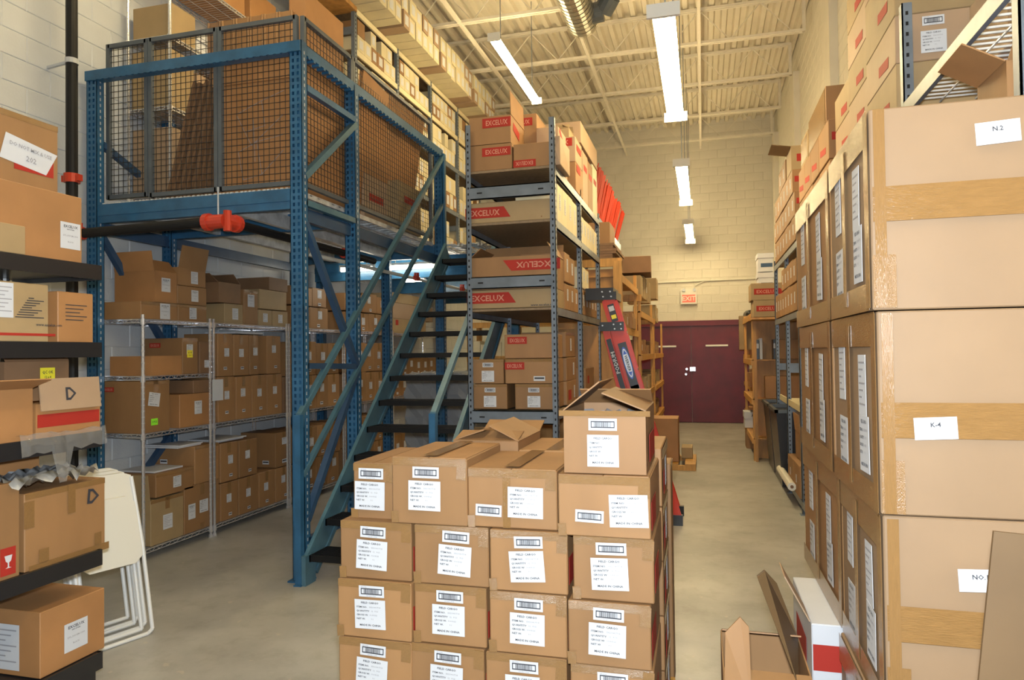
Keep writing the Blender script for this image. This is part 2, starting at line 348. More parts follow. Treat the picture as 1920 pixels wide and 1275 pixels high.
# ================================================================== THE ROOM
WL, WR, YB, ZT, YR = -5.02, 1.66, 17.0, 7.04, -4.0
m = MB(); m.box(WL-.2, YR-.2, -.15, WR+.2, YB+.2, 0); floor = struct(m.build('floor', 'conc'))
def wall(name, m, boxes):
    mb = MB()
    for b in boxes: mb.box(*b)
    return struct(mb.build(name, m))
DX0, DX1, DZ = -1.62, 1.0, 2.34
wl = wall('wall_left', 'wallleft', [(WL-.2, YR, 0, WL-.006, YB, ZT+.1)])
wr = wall('wall_right', 'wallpaint', [(WR+.006, YR, 0, WR+.2, YB, ZT+.1)])
wb = wall('wall_back', 'wallpaint', [(WL-.2, YB+.006, 0, DX0, YB+.2, ZT+.1), (DX1, YB+.006, 0, WR+.2, YB+.2, ZT+.1), (DX0, YB+.006, DZ, DX1, YB+.2, ZT+.1), (DX0, YB+.15, 0, DX1, YB+.2, DZ)])
wf = wall('wall_front', 'wallpaint', [(WL-.2, YR-.2, 0, WR+.2, YR, ZT+.1)])
# painted concrete blocks: the ones near enough to tell apart one by one, the rest joined
def block_geo(w, h, b=.007, p=.006):
    m = MB(); X, Z = w/2, h/2
    m.add([(-X, 0, -Z), (X, 0, -Z), (X, 0, Z), (-X, 0, Z), (-X+b, -p, -Z+b), (X-b, -p, -Z+b), (X-b, -p, Z-b), (-X+b, -p, Z-b)],
          [(4, 5, 6, 7), (0, 1, 5, 4), (1, 2, 6, 5), (2, 3, 7, 6), (3, 0, 4, 7)])
    return m
BW, BH = .40, .20
bl_left = block_geo(BW, BH).mesh('block', 'wallleft'); bl_back = block_geo(BW, BH).mesh('block', 'wallpaint')
def blocks(par, me, mt, place, cols, rows, near, skip=None):
    rest = MB(); g = block_geo(BW, BH); n = 0
    for r in rows:
        for c in cols:
            s = c*BW + (BW/2 if r % 2 else 0); z = r*BH+BH/2
            if skip and skip(s, z): continue
            loc, rz = place(s, z)
            if near(s, z) and n < 298:
                link('block', me, par, loc, (0, 0, rz)); n += 1
            else:
                ca, sa = math.cos(rz), math.sin(rz)
                rest.add([(v[0]*ca-v[1]*sa+loc[0], v[0]*sa+v[1]*ca+loc[1], v[2]+loc[2]) for v in g.v], g.f)
    o = rest.build('blocks', mt, par); o['kind'] = 'stuff'
blocks(wl, bl_left, 'wallleft', lambda s, z: ((WL-.006, s, z), math.pi/2), range(4, 42), range(0, 35), lambda s, z: 2.9 < s < 6.6 and 0.2 < z < 5.4)
blocks(wb, bl_back, 'wallpaint', lambda s, z: ((s, YB+.006, z), 0), range(-12, 5), range(0, 35), lambda s, z: -1.6 < s < 1.7 and z > 2.4, skip=lambda s, z: (z < DZ+.1 and DX0-.15 < s < DX1+.15) or s > WR-.2)
blocks(wr, bl_back, 'wallpaint', lambda s, z: ((WR+.006, s, z), -math.pi/2), range(6, 42), range(0, 35), lambda s, z: s > 11 and z > 3.8)

# corrugated roof deck, its flutes running down the aisle
m = MB(); pitch = .20; n = int((WR-WL+.4)/pitch); prof = []
for i in range(n+1):
    x = WL-.2+i*pitch; prof += [(x, 0), (x+.07, 0), (x+.095, .075), (x+.175, .075)]
vs_ = []
for x, z in prof: vs_ += [(x, YR, ZT+z), (x, YB+.1, ZT+z)]
m.add(vs_, [(2*i, 2*i+1, 2*i+3, 2*i+2) for i in range(len(prof)-1)]); m.box(WL-.2, YR, ZT+.09, WR+.2, YB+.2, ZT+.14)
ceil = struct(m.build('ceiling', 'ceil'))
# open-web joists across the aisle
def joist(y):
    m = MB(); zb, zt = 6.46, 7.0
    for z in (zb, zt-.02): m.box(WL, y-.045, z, WR-.1, y-.008, z+.04); m.box(WL, y+.008, z, WR-.1, y+.045, z+.04)
    x = WL+.1; up_ = True
    while x < WR-.5:
        a = (x, y, zb+.03 if up_ else zt-.01); b = (x+.45, y, zt-.01 if up_ else zb+.03); m.bar(a, b, .014); x += .45; up_ = not up_
    m.bar((WR-.12, y, zb), (WR-.12, y, zt), .05)
    return m.build('joist', 'joist', ceil)
for i in range(12): joist(16.35-1.715*i)
m = MB()
for x in (-3.3, -1.7, .02): m.bar((x, YR, 6.46), (x, YB, 6.46), .045)
m.build('bridging', 'joist', ceil)
# pilasters on the right wall under the joists
m = MB()
for y in (16.35, 12.92, 9.49): m.box(WR-.10, y-.22, 0, WR+.0, y+.22, 6.44)
m.build('pilaster', 'wallpaint', wr)

# ---- maroon double door, frame, hardware
def door(nm, x0, x1):
    m = MB(); m.box(x0, YB+.01, .012, x1, YB+.055, DZ-.06); o = struct(m.build(nm, 'maroon')); return o
d1 = door('door_1', DX0+.05, -.278); d2 = door('door_2', -.272, DX1-.05)
m = MB(); m.box(DX0, YB-.03, 0, DX0+.05, YB+.15, DZ); m.box(DX1-.05, YB-.03, 0, DX1, YB+.15, DZ); m.box(DX0-.02, YB-.05, DZ-.06, DX1+.02, YB+.15, DZ+.06)
struct(m.build('trim_1', 'maroon'))
for d, px0, px1, py in ((d1, 1222, 1268, 650), (d2, 1323, 1365, 648)):
    a, b = P(px0, py, Y=YB), P(px1, py, Y=YB); m = MB(); m.box(a.x, YB-.012, a.z-.02, b.x, YB+.01, a.z+.02); m.build('pull_bar', 'lit', d)
m = MB(); a = P(1291, 692, Y=YB); m.tube((a.x-.04, YB+.01, a.z), (a.x-.04, YB-.05, a.z), .03, 12); m.build('deadbolt', 'chrome', d1)
m = MB(); m.tube((a.x-.06, YB+.01, a.z-.12), (a.x-.06, YB-.05, a.z-.12), .028, 12); m.build('door_knob', 'chrome', d1)
m = MB(); m.box(a.x+.03, YB-.02, a.z-.05, a.x+.16, YB+.01, a.z+.05)
m.build('latch_plate', 'chrome', d2)
# exit sign
sx0, sx1 = P(1277, 555, Y=YB), P(1306, 555, Y=YB); zc = P(1291, 557, Y=YB).z; xc = (sx0.x+sx1.x)/2
t = thing('exit_sign', 'small lit red EXIT sign above the maroon double door', 'sign', (xc, YB-.0, zc-.17))
m = MB(); m.box(-.185, -.08, 0, .185, -.002, .36); m.build('housing', 'whiteplastic', t)
m = MB(); m.box(-.15, -.084, .04, .15, -.08, .22); m.build('lit_panel', 'exitred', t)
m = MB(); dtext(m, 'EXIT', .15, 0, .08, 0, 'CENTER', y=-.087); m.build('lettering', 'whiteplastic', t)
for s in (-.11, .13):
    m = MB(); m.tube((s, -.05, .33), (s, -.11, .33), .035, 10); m.tube((s, -.05, .30), (s, -.05, .37), .015, 6); m.build('lamp_head', 'silver', t)
# conduit across the back wall
m = MB(); a, b = P(1228, 531, Y=YB), P(1450, 525, Y=YB)
m.path([(a.x-1, YB-.03, a.z), (b.x+.1, YB-.03, a.z+.02)], .018); m.path([(xc+.12, YB-.03, zc+.18), (xc+.14, YB-.03, a.z-.1), (xc+.35, YB-.03, a.z)], .012)
tag(m.build('conduit', 'whiteplastic'), 'thin conduit running across the back wall above the exit sign', 'conduit')

# ---- fluorescent fixtures
def fixture(x, y0, y1, z, label, w=.20, group=None, seen=True):
    t = thing('fluorescent_light', label, 'light', (x, (y0+y1)/2, z), 0, group); L = y1-y0; h = L/2
    m = MB(); m.box(-.03, -h, .03, .03, h, .10); m.box(-w/2, -h-.03, -.01, w/2, -h+.0, .09); m.box(-w/2, h, -.01, w/2, h+.03, .09); m.build('housing', 'whitemetal', t)
    for s in (-1, 1):
        m = MB(); m.tube((s*w*.22, -h+.005, .02), (s*w*.22, h-.005, .02), .030, 10); m.build('tube', 'tube', t, smooth=False)
    for yy in (-h*.75, h*.75):
        m = MB(); m.tube((0, yy, .10), (0, yy, ZT-z+.03), .006, 5); m.build('hanging_wire', 'greysteel', t)
    return t
fixture(-.24, 5.2, 7.6, 4.15, 'large twin-tube fluorescent light hanging nearest over the aisle', .24)
fixture(-.24, 9.5, 12.1, 4.15, 'twin-tube fluorescent light hanging second over the aisle, above the exit sign', .22)
fixture(-.24, 13.9, 16.4, 4.15, 'small far twin-tube fluorescent light hanging last, closest to the back wall', .22)
fixture(-2.45, 8.3, 10.6, 5.6, 'slanting twin-tube fluorescent light high over the grey rack of red-banded boxes', .16)
GL = 'ceiling lights behind the photographer'
for x, y, z in ((-.24, -.6, 4.6), (-2.9, 3.4, 5.9)):
    fixture(x, y, y+2.4, z, 'twin-tube fluorescent light out of view '+('over the aisle behind the near one' if x > -1 else 'high above the blue caged platform'), .2, GL)
# ---- spiral duct
t = thing('spiral_duct', 'silver spiral air duct under the roof deck, ending in a dark elbow', 'duct', (-1.48, 5.0, 6.1))
m = MB(); nseg = 42
for i in range(nseg): m.tube((0, i*.1, 0), (0, i*.1+.085, 0), .2, 20, cap=(i == nseg-1)); m.tube((0, i*.1+.085, 0), (0, i*.1+.1, 0), .208, 20, cap=False)
m.build('duct_pipe', 'duct', t)
m = MB(); m.path([(0.1, 4.0, 0), (.3, 4.0, .02), (.42, 3.9, .15), (.45, 3.8, .45)], .13, 14); m.build('elbow', 'greyframe', t)
m = MB()
for yy in (.6, 2.6, 4.0): m.box(-.005+.2, yy, 0, .2, yy+.03, .35); m.box(-.205, yy, 0, -.2, yy+.03, .35)
m.build('hanger_strap', 'greysteel', t)

# ================================================================== MEZZANINE
def rackpost(m, x, y, z0, z1, w=.105, d=.075, pitch=.05):
    """punched channel post: face towards -y with two columns of slots, closed sides"""
    t = .004; X = w/2
    m.box(x-X, y, z0, x-X+t, y+d, z1); m.box(x+X-t, y, z0, x+X, y+d, z1); m.box(x-X, y+d-t, z0, x+X, y+d, z1)
    for a, b in ((-X, -X+.022), (-.012, .012), (X-.022, X)): m.box(x+a, y, z0, x+b, y+t, z1)
    z = z0
    while z < z1-.02:
        m.box(x-X+.022, y, z, x-.012, y+t, z+pitch*.45); m.box(x+.012, y, z, x+X-.022, y+t, z+pitch*.45); z += pitch
def postside(m, x, y, z0, z1, w=.105, d=.075, pitch=.05):
    """side slots on the +x flank"""
    z = z0
    while z < z1-.02: m.box(x+w/2, y+d*.42, z, x+w/2+.0012, y+d*.58, z+pitch*.5); z += pitch
mz = thing('mezzanine', 'blue steel storage platform with grated deck and caged rail, against the left wall', 'mezzanine', (0, 0, 0))
FX, FY = -2.955, 4.66
for x, y, z1 in ((FX, FY, 4.10), (FX, 5.50, 4.06), (-4.88, FY, 4.10), (-4.88, 5.50, 4.06), (FX, 7.62, 4.05), (-4.88, 7.62, 3.0), (-3.66, 7.66, 2.92)):
    m = MB(); rackpost(m, x, y, .01, z1); m.box(x-.08, y-.03, 0, x+.08, y+.11, .012); pst = m.build('post', 'blue', mz)
    m = MB(); postside(m, x, y, .1, z1-.05); m.build('post_slots', 'silver', pst)
m = MB()
def beamX(m, x0, x1, y, z0, z1, t=.05):
    m.box(x0, y, z0, x1, y+t, z1); zz = z0+(z1-z0)*.38; m.box(x0, y-.008, zz, x1, y, zz+(z1-z0)*.28)
for y in (FY+.0, 5.51, 7.60):
    m = MB(); beamX(m, -4.85, FX-.05, y+.015, 2.82, 2.975); m.build('deck_beam', 'blue', mz)
for x in (FX-.02, -4.88):
    m = MB(); m.box(x-.02, FY+.08, 2.74, x+.025, 7.6, 2.84); m.build('side_beam', 'navy', mz)
# galvanised deck planks, each a ribbed plank running front to back
npl = 9; x0 = -4.83; pw = (FX-.06-x0)/npl
for i in range(npl):
    m = MB(); a = x0+i*pw+.008; b = x0+(i+1)*pw-.008
    m.box(a, FY+.05, 2.955, a+.02, 7.6, 2.995); m.box(b-.02, FY+.05, 2.955, b, 7.6, 2.995)
    for k in range(1, 4): xx = a+(b-a)*k/4; m.box(xx-.012, FY+.05, 2.985, xx+.012, 7.6, 2.995)
    yy = FY+.07
    while yy < 7.55: m.box(a, yy, 2.978, b, yy+.035, 2.986); yy += .115
    m.build('deck_plank', 'galv', mz)
for x in (-4.35, -3.6): # cross joists under the planks
    m = MB(); m.box(x, FY+.07, 2.83, x+.05, 7.6, 2.945); m.build('deck_joist', 'galv', mz)
# blue guard rail, front and side
m = MB(); m.box(-4.93, FY-.02, 4.01, FX+.05, FY+.06, 4.09)
x = -4.85
while x < FX-.08: m.box(x, FY-.021, 4.005, x+.035, FY-.0, 4.0095); x += .06
m.build('guard_rail', 'blue', mz)
m = MB(); m.box(FX-.01, FY+.05, 4.01, FX+.05, 7.66, 4.085)
y = FY+.1
while y < 7.6: m.box(FX-.012, y, 3.992, FX+.052, y+.03, 4.0095); y += .075
m.build('guard_rail', 'blue', mz)
fr = lambda nm, a, b, w, mt, up_=(1, 0, 0): MB().bar(a, b, w, w, 0, up_).build(nm, mt, mz)
xs = FX+.03
fr('frame_brace', (xs, FY+.08, 3.76), (xs, 5.52, 3.76), .05, 'blue')
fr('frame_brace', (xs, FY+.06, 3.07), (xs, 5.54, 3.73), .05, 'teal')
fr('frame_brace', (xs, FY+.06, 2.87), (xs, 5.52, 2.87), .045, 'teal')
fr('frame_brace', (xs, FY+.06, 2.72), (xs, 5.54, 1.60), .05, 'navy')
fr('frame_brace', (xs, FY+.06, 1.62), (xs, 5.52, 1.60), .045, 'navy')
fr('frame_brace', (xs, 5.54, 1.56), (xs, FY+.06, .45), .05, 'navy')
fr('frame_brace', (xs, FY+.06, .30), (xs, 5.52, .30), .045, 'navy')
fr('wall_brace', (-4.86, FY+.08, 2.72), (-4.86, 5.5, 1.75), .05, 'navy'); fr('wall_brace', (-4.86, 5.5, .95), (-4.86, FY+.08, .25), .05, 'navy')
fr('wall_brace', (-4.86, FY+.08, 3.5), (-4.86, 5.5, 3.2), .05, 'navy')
# wire cage panels
def cage(x0, y0, x1, y1, z0, z1, pit=.052):
    d = Vector((x1-x0, y1-y0, 0)); L = d.length; d.normalize(); w = MB(); n = int(L/pit)
    for i in range(1, n+1):
        p = Vector((x0, y0, 0))+d*(L*i/(n+1)); w.bar((p.x, p.y, z0), (p.x, p.y, z1), .0038, .0038)
    n = int((z1-z0)/pit)
    for i in range(1, n+1):
        z = z0+(z1-z0)*i/(n+1); w.bar((x0, y0, z), (x1, y1, z), .0038, .0038)
    f = MB(); s = .034
    f.bar((x0, y0, z0), (x0, y0, z1), s); f.bar((x1, y1, z0), (x1, y1, z1), s); f.bar((x0, y0, z0+s/2), (x1, y1, z0+s/2), s); f.bar((x0, y0, z1-s/2), (x1, y1, z1-s/2), s)
    fo = f.build('cage_frame', 'greyframe', mz); w.build('cage_wire', 'wiredark', fo)
cy = FY+.13
cage(-4.83, cy, -4.44, cy, 3.04, 4.36); cage(-4.40, cy, -3.76, cy, 3.03, 4.36); cage(-3.72, cy, -3.03, cy, 3.03, 4.36)
cage(FX-.03, FY+.16, FX-.03, 5.58, 3.02, 4.36); cage(FX-.03, 5.62, FX-.03, 7.45, 3.02, 4.36)

# second deck beyond the stairs, with its own posts and beams
m2 = thing('mezzanine', 'far blue steel platform carrying the tall box rack, beyond the stair top', 'mezzanine', (0, 0, 0))
for y in (8.15, 10.2, 12.6):
    m = MB(); beamX(m, -4.9, -1.98, y, 2.66, 2.93, .06); m.box(-4.9, y-.01, 2.80, -1.98, y, 2.83); m.build('deck_beam', 'blue', m2)
for x, y in ((-4.9, 8.2), (-4.9, 10.2), (-2.0, 10.3), (-4.9, 12.6), (-2.0, 12.6)):
    m = MB(); rackpost(m, x, y+.06, .01, 2.95, pitch=.1); m.build('post', 'blue', m2)
npl = 12; pw = 2.9/npl
for i in range(npl):
    m = MB(); a = -4.9+i*pw+.01; b = a+pw-.02
    m.box(a, 7.72, 2.955, a+.02, 12.7, 2.99); m.box(b-.02, 7.72, 2.955, b, 12.7, 2.99); m.box(a+.06, 7.72, 2.982, b-.06, 12.7, 2.99)
    yy = 7.75
    while yy < 12.6: m.box(a, yy, 2.976, b, yy+.035, 2.982); yy += .16
    m.build('deck_plank', 'galv', m2)
# tubes under the second deck
for i, (a, b, y, ln) in enumerate(((640, 700, 8.0, 'far left of the top line'), (723, 818, 8.02, 'right of the top line'), (723, 757, 8.75, 'left in the second line'), (772, 810, 8.75, 'right in the second line'),
                                (761, 795, 9.5, 'left in the third line'), (822, 872, 9.5, 'right in the third line'), (814, 842, 10.6, 'left in the lowest line'), (858, 876, 10.6, 'right in the lowest line'))):
    xa, xb = P(a, 510, Y=y).x, P(b, 510, Y=y).x
    t = thing('fluorescent_light', 'short lit tube under the far platform behind the stairs, '+ln, 'light', ((xa+xb)/2, y, 2.78)); h = (xb-xa)/2
    m = MB(); m.tube((-h, 0, 0), (h, 0, 0), .022, 10); m.build('tube', 'tubecool', t)
    m = MB(); m.box(-h-.02, -.02, .03, h+.02, .02, .06); m.box(-h-.02, -.02, -.02, -h, .02, .03); m.box(h, -.02, -.02, h+.02, .02, .03); m.build('housing', 'whitemetal', t)
    m = MB(); m.tube((-h*.6, 0, .06), (-h*.6, 0, .20), .006, 5); m.tube((h*.6, 0, .06), (h*.6, 0, .20), .006, 5); m.build('hanging_wire', 'whitemetal', t)

# ---- sprinkler pipes
t = thing('sprinkler_pipe', 'black vertical sprinkler riser with red couplings on the left wall', 'pipe', (-4.78, 4.38, 0))
m = MB(); m.tube((0, 0, .0), (0, 0, ZT), .042, 16); m.build('riser', 'black', t, smooth=False)
for z in (3.12, 2.74):
    m = MB(); m.tube((0, 0, z-.035), (0, 0, z+.035), .058, 16); m.box(-.085, -.02, z-.025, .085, .02, z+.025); m.build('coupling', 'pipered', t)
m = MB(); m.tube((0, 0, 2.60), (0, 0, 2.80), .053, 16); m.tube((0, 0, 2.68), (.11, 0, 2.68), .05, 14); m.build('tee', 'pipered', t)
m = MB(); m.bar((-.02, 0, 4.05), (-.24, 0, 4.03), .02); m.tube((0, 0, 4.03), (0, 0, 4.07), .048, 12); m.build('wall_clamp', 'silver', t)
t = thing('sprinkler_pipe', 'black level sprinkler pipe with red elbow under the platform front beam', 'pipe', (-4.67, 4.38, 2.68))
m = MB(); m.tube((0.01, 0, 0), (1.15, 0, .015), .038, 16); m.build('pipe_run', 'black', t)
m = MB(); m.tube((1.15, 0, .015), (1.30, 0, .015), .052, 14); m.tube((1.30, 0, .015), (1.30, .12, .015), .052, 14); m.tube((1.13, 0, .015), (1.17, 0, .015), .065, 14); m.tube((1.3, .1, .015), (1.3, .14, .015), .066, 14)
m.tube((1.32, 0, -.06), (1.32, 0, .09), .03, 10); m.build('elbow', 'pipered', t)
m = MB(); m.tube((1.3, .14, .015), (1.3, 2.4, .015), .034, 14); m.build('pipe_run', 'black', t)
m = MB(); m.tube((1.3, 1.75, .015), (1.3, 1.83, .015), .05, 12); m.build('coupling', 'pipered', t)
m = MB(); m.tube((1.24, 0, .06), (1.24, 0, .27), .006, 6); m.build('hanger_rod', 'silver', t)
t = thing('sprinkler_pipe', 'white thin sprinkler branch with red tees running under the far platform', 'pipe', (-3.28, 5.4, 2.58))
m = MB(); m.tube((0, 0, 0), (.12, 4.6, 0), .018, 10); m.build('pipe_run', 'whiteplastic', t)
for yy in (2.1, 3.6): m = MB(); m.tube((.05+yy*.02, yy, -.03), (.05+yy*.02, yy, .06), .03, 10); m.tube((.05+yy*.02, yy-.05, 0), (.05+yy*.02, yy+.05, 0), .027, 10); m.build('tee', 'pipered', t)

# ================================================================== STAIRS
st = thing('staircase', 'open blue steel stairs with black grated treads rising to the platform', 'stairs', (0, 0, 0))
SX0, SX1 = -2.87, -1.97; sl = .93
for sxx in (SX0, SX1):
    m = MB(); a = Vector((sxx, 4.62, .20)); b = Vector((sxx, 7.62, 2.97)); d = Vector((0, .08, -.09))
    m.bar(a, b, .035, .03, 0, (1, 0, 0)); m.bar(a+d*1.6, b+d*1.6, .035, .03, 0, (1, 0, 0)); m.bar(a+d*.8, b+d*.8, .17, .006, 0, (1, 0, 0)); m.box(sxx-.02, 4.58, 0, sxx+.02, 4.72, .22)
    m.build('stringer', 'teal' if sxx == SX0 else 'teal', st)
N = 13
for i in range(N):
    y = 4.63+i*.2345; z = .215+i*.2135; m = MB(); dp = .26
    m.box(SX0+.02, y, z-.045, SX1-.02, y+.012, z); m.box(SX0+.02, y+dp-.012, z-.045, SX1-.02, y+dp, z)
    m.box(SX0+.02, y, z-.05, SX0+.03, y+dp, z); m.box(SX1-.03, y, z-.05, SX1-.02, y+dp, z)
    for k in range(1, 9): m.box(SX0+.03, y+k*dp/9, z-.02, SX1-.03, y+k*dp/9+.006, z-.002)
    for k in range(1, 12): xx = SX0+(SX1-SX0)*k/12; m.box(xx, y+.01, z-.018, xx+.006, y+dp-.01, z-.006)
    m.build('tread', 'black', st)
for sxx, ys in ((SX0-.04, 4.61), (-1.937, 4.85)):
    A0, A1 = Vector((sxx, ys, 1.25)), Vector((sxx, 7.68, 1.25+.906*(7.68-ys))); bz = .80 if ys < 4.7 else .62; B0, B1 = Vector((sxx, ys+.03, bz)), Vector((sxx, 7.68, bz+.88*(7.65-ys)))
    m = MB(); m.bar(A0, A1, .042, .042, 0, (1, 0, 0)); m.bar(A0+Vector((0, .01, .02)), A0-Vector((0, 0, .08)), .045); m.build('handrail', 'teal', st)
    m = MB(); m.bar(B0, B1, .036, .036, 0, (1, 0, 0)); m.build('mid_rail', 'teal', st)
    m = MB(); m.bar((sxx, ys-.01, 0), (sxx, ys-.01, 1.26), .05); m.box(sxx-.03, ys-.05, 0, sxx+.03, ys+.05, .01); m.build('rail_post', 'blue', st)
    m = MB(); m.bar((sxx, 7.66, 2.75), (sxx, 7.66, 4.04), .055); m.build('rail_post', 'blue', st)

# ================================================================== WIRE SHELVING along the left wall
def wire_unit(label, xb, xf, y0, y1, levels, ztop, zbot=0.0, group=None, deckpitch=.03):
    t = thing('wire_shelving', label, 'shelving', (0, 0, 0), 0, group)
    for x in (xb, xf):
        for y in (y0, y1):
            m = MB(); m.tube((x, y, zbot+.03), (x, y, ztop), .0135, 10); m.tube((x, y, zbot), (x, y, zbot+.03), .02, 10)
            z = zbot+.1
            while z < ztop-.02: m.tube((x, y, z), (x, y, z+.008), .0150, 8); z += .025*2
            for z in levels: m.tube((x, y, z-.045), (x, y, z+.004), .021, 10)
            m.build('post', 'chrome', t)
    for z in levels:
        m = MB(); r = .0035; h = .028
        for (ax, ay, bx, by) in ((xf, y0, xf, y1), (xb, y0, xb, y1), (xb, y0, xf, y0), (xb, y1, xf, y1)):
            m.bar((ax, ay, z), (bx, by, z), .008); m.bar((ax, ay, z-h), (bx, by, z-h), .008)
            L = math.hypot(bx-ax, by-ay); n = max(4, int(L/.045)); n += n % 2
            for i in range(n):
                f, g = i/n, (i+1)/n; za, zb_ = (z, z-h) if i % 2 else (z-h, z)
                m.bar((ax+(bx-ax)*f, ay+(by-ay)*f, za), (ax+(bx-ax)*g, ay+(by-ay)*g, zb_), .0045)
        n = int((y1-y0)/deckpitch)
        for i in range(1, n): y = y0+(y1-y0)*i/n; m.bar((xb, y, z+.001), (xf, y, z+.001), .004)
        for i in (1, 2): x = xb+(xf-xb)*i/3; m.bar((x, y0, z-.004), (x, y1, z-.004), .006)
        m.build('wire_shelf', 'chrome', t)
    return t
XF, XBK = -4.50, -4.95; XC = -4.515
wire_unit('chrome wire shelving by the black riser, holding open brown cartons', XBK, XF, 4.80, 5.62, (.10, 1.06, 1.54, 2.02), 2.06)
wire_unit('chrome wire shelving with white tag on its post, second from the black riser', XBK, XF, 5.67, 6.88, (.10, 1.06, 2.02), 2.06)
wire_unit('chrome wire shelving directly behind the blue stair handrail', XBK, XF, 6.93, 8.14, (.10, 1.06, 2.02), 2.06)
wire_unit('chrome wire shelving fourth from the riser, seen between the stair rails', XBK, XF, 8.19, 9.6, (.10, 1.06, 2.02), 2.06)
wire_unit('chrome wire shelving at the dim far end of the left wall', XBK, XF, 9.65, 11.9, (.10, 1.06, 2.02), 2.06)
m = MB(); a = P(398, 712, X=XF+.02); b = P(418, 750, X=XF+.02); m.box(XF+.02, a.y, b.z, XF+.024, b.y, a.z); tag(m.build('tag_card', 'paper'), 'white tag card hanging on the chrome shelving post', 'tag')

def bX(label, z, a, b, top, dep=.42, **k): return boxX(label, XC, z, a, b, top, dep, -1, **k)
S = .003
# unit 1, bottom shelf
z0 = .104
o, ya, yb, zt1 = bX('tan carton with a tall raised end panel, bottom shelf nearest the folding chairs', z0, 281, 343, 940, .40, m='card_olive', dec=(('plain', 'r', 0.0, -.02, (1.1, .9)),), tape='Ev', flaps=(('f', .22, 96),))
put(o, (.40, yb-ya, zt1-z0), 'red', 'f', -.12, -.12, (.06, .04), .6)
o, *_ , zt2 = bX('brown carton with red top and white label, bottom shelf beside the tan carton', z0, 344, 409, 915, .42, dec=(('ship', 'r', .02, 0.0, (1, 1)), ('name', 'r', -.14, -.02, (.7, .9)), ('red', 'r', -.12, .16, (.2, .05)))[:2], tape='vb')
o, ya, yb, zt3 = bX('low flat carton bridging the bottom shelf under the white booklets', zt1+.012, 291, 362, 890, .43, dec=(('ship', 'r', .02, 0, (.85, .85)),), tape='E')
o, *_, zt4 = bX('long brown carton above it under two white booklets', zt2, 364, 409, 838, .44, dec=(('small', 'f', -.12, .03),), tape='E')
def booklets(label, x, y, z, w, d, n=2, th=.014, rz=0, skew=.02):
    t = thing('booklet_stack', label, 'booklets', (x, y, z+.002), rz)
    for i in range(n):
        s = random.Random(i+int(x*100)).uniform(-skew, skew); m = MB(); m.box(-w/2+s, -d/2+s, i*th, w/2+s, d/2+s, (i+1)*th-.002); m.build('booklet', 'paper', t)
    return t
booklets('white booklets lying on the low flat carton, lowest shelf', -4.74, (ya+yb)/2, zt3, .38, .34, 1, .016)
booklets('two white booklets on top of the long brown carton', -4.74, 5.44, zt4, .38, .30, 2)
# unit 1, second shelf
z0 = 1.064
o, ya, yb, zt = bX('tall carton with red print on its end and lime green sticker', z0, 264, 318, 715, .42, dec=(('ship', 'r', -.02, .06, (1.1, 1), .15), ('lime', 'r', -.02, -.13, (.75, .75)), ('logo', 'f', -.12, .15, (.28, .45))), tape='vE')
bX('brown carton with one white name label beside the lime sticker carton', z0, 336, 398, 740, .40, dec=(('name', 'r', 0.02, .02, (.75, .8)),), m='card_orange')
bX('small plain carton on top of the white name label carton', z0+P(336, 740, X=XC).z-z0, 362, 395, 713, .36, m='card_dark')
# unit 1, third shelf
z0 = 1.544
bX('low open tray carton at the near end of the third shelf', z0, 283, 341, 660, .43, m='card_orange', open_=True, h=.17)
bX('tall carton with yellow sticker and red printed end, third shelf', z0, 342, 371, 613, .43, h=.33, dec=(('ship', 'r', -.01, .06, (.7, .8)), ('yel', 'r', -.01, .02, (.7, .9)), ('logo', 'f', -.08, .10, (.3, .5))), tape='vE')
bX('dark carton with low white label deep in the third shelf', z0, 374, 401, 625, .36, h=.30, m='card_dark', dec=(('ship', 'r', 0, -.06, (.6, .6)),))
# unit 1, top shelf
z0 = 2.024
bX('long taped carton at the near end of the chrome top shelf', z0, 264, 333, 566, .43, h=.15, dec=(('name', 'r', .06, 0, (.9, .9)),), tape='E')
bX('flat taped carton on the chrome top shelf, second from the riser', z0, 334, 388, 570, .43, h=.15, dec=(('ship', 'r', 0, 0, (.8, .9)),), tape='E')
o, *_ = bX('large open carton with raised flaps, high on the near chrome shelving', z0+.152, 290, 332, 521, .42, h=.27, m='card_orange', open_=True, dec=(('name', 'r', 0, .02, (.8, .8)),), flaps=(('l', .17, 95), ('f', .17, 100), ('r', .13, 50)))
bX('closed carton with white label under the tall upright flap', z0+.152, 333, 388, 535, .42, h=.17, dec=(('name', 'r', .03, 0, (.7, .7)),))
bX('open carton whose flap stands upright, topmost by the riser', z0+.324, 334, 386, 500, .30, h=.16, m='card', open_=True, dec=(('plain', 'r', .03, 0, (.9, .8)),), flaps=(('r', .20, 102), ('b', .12, 95)))
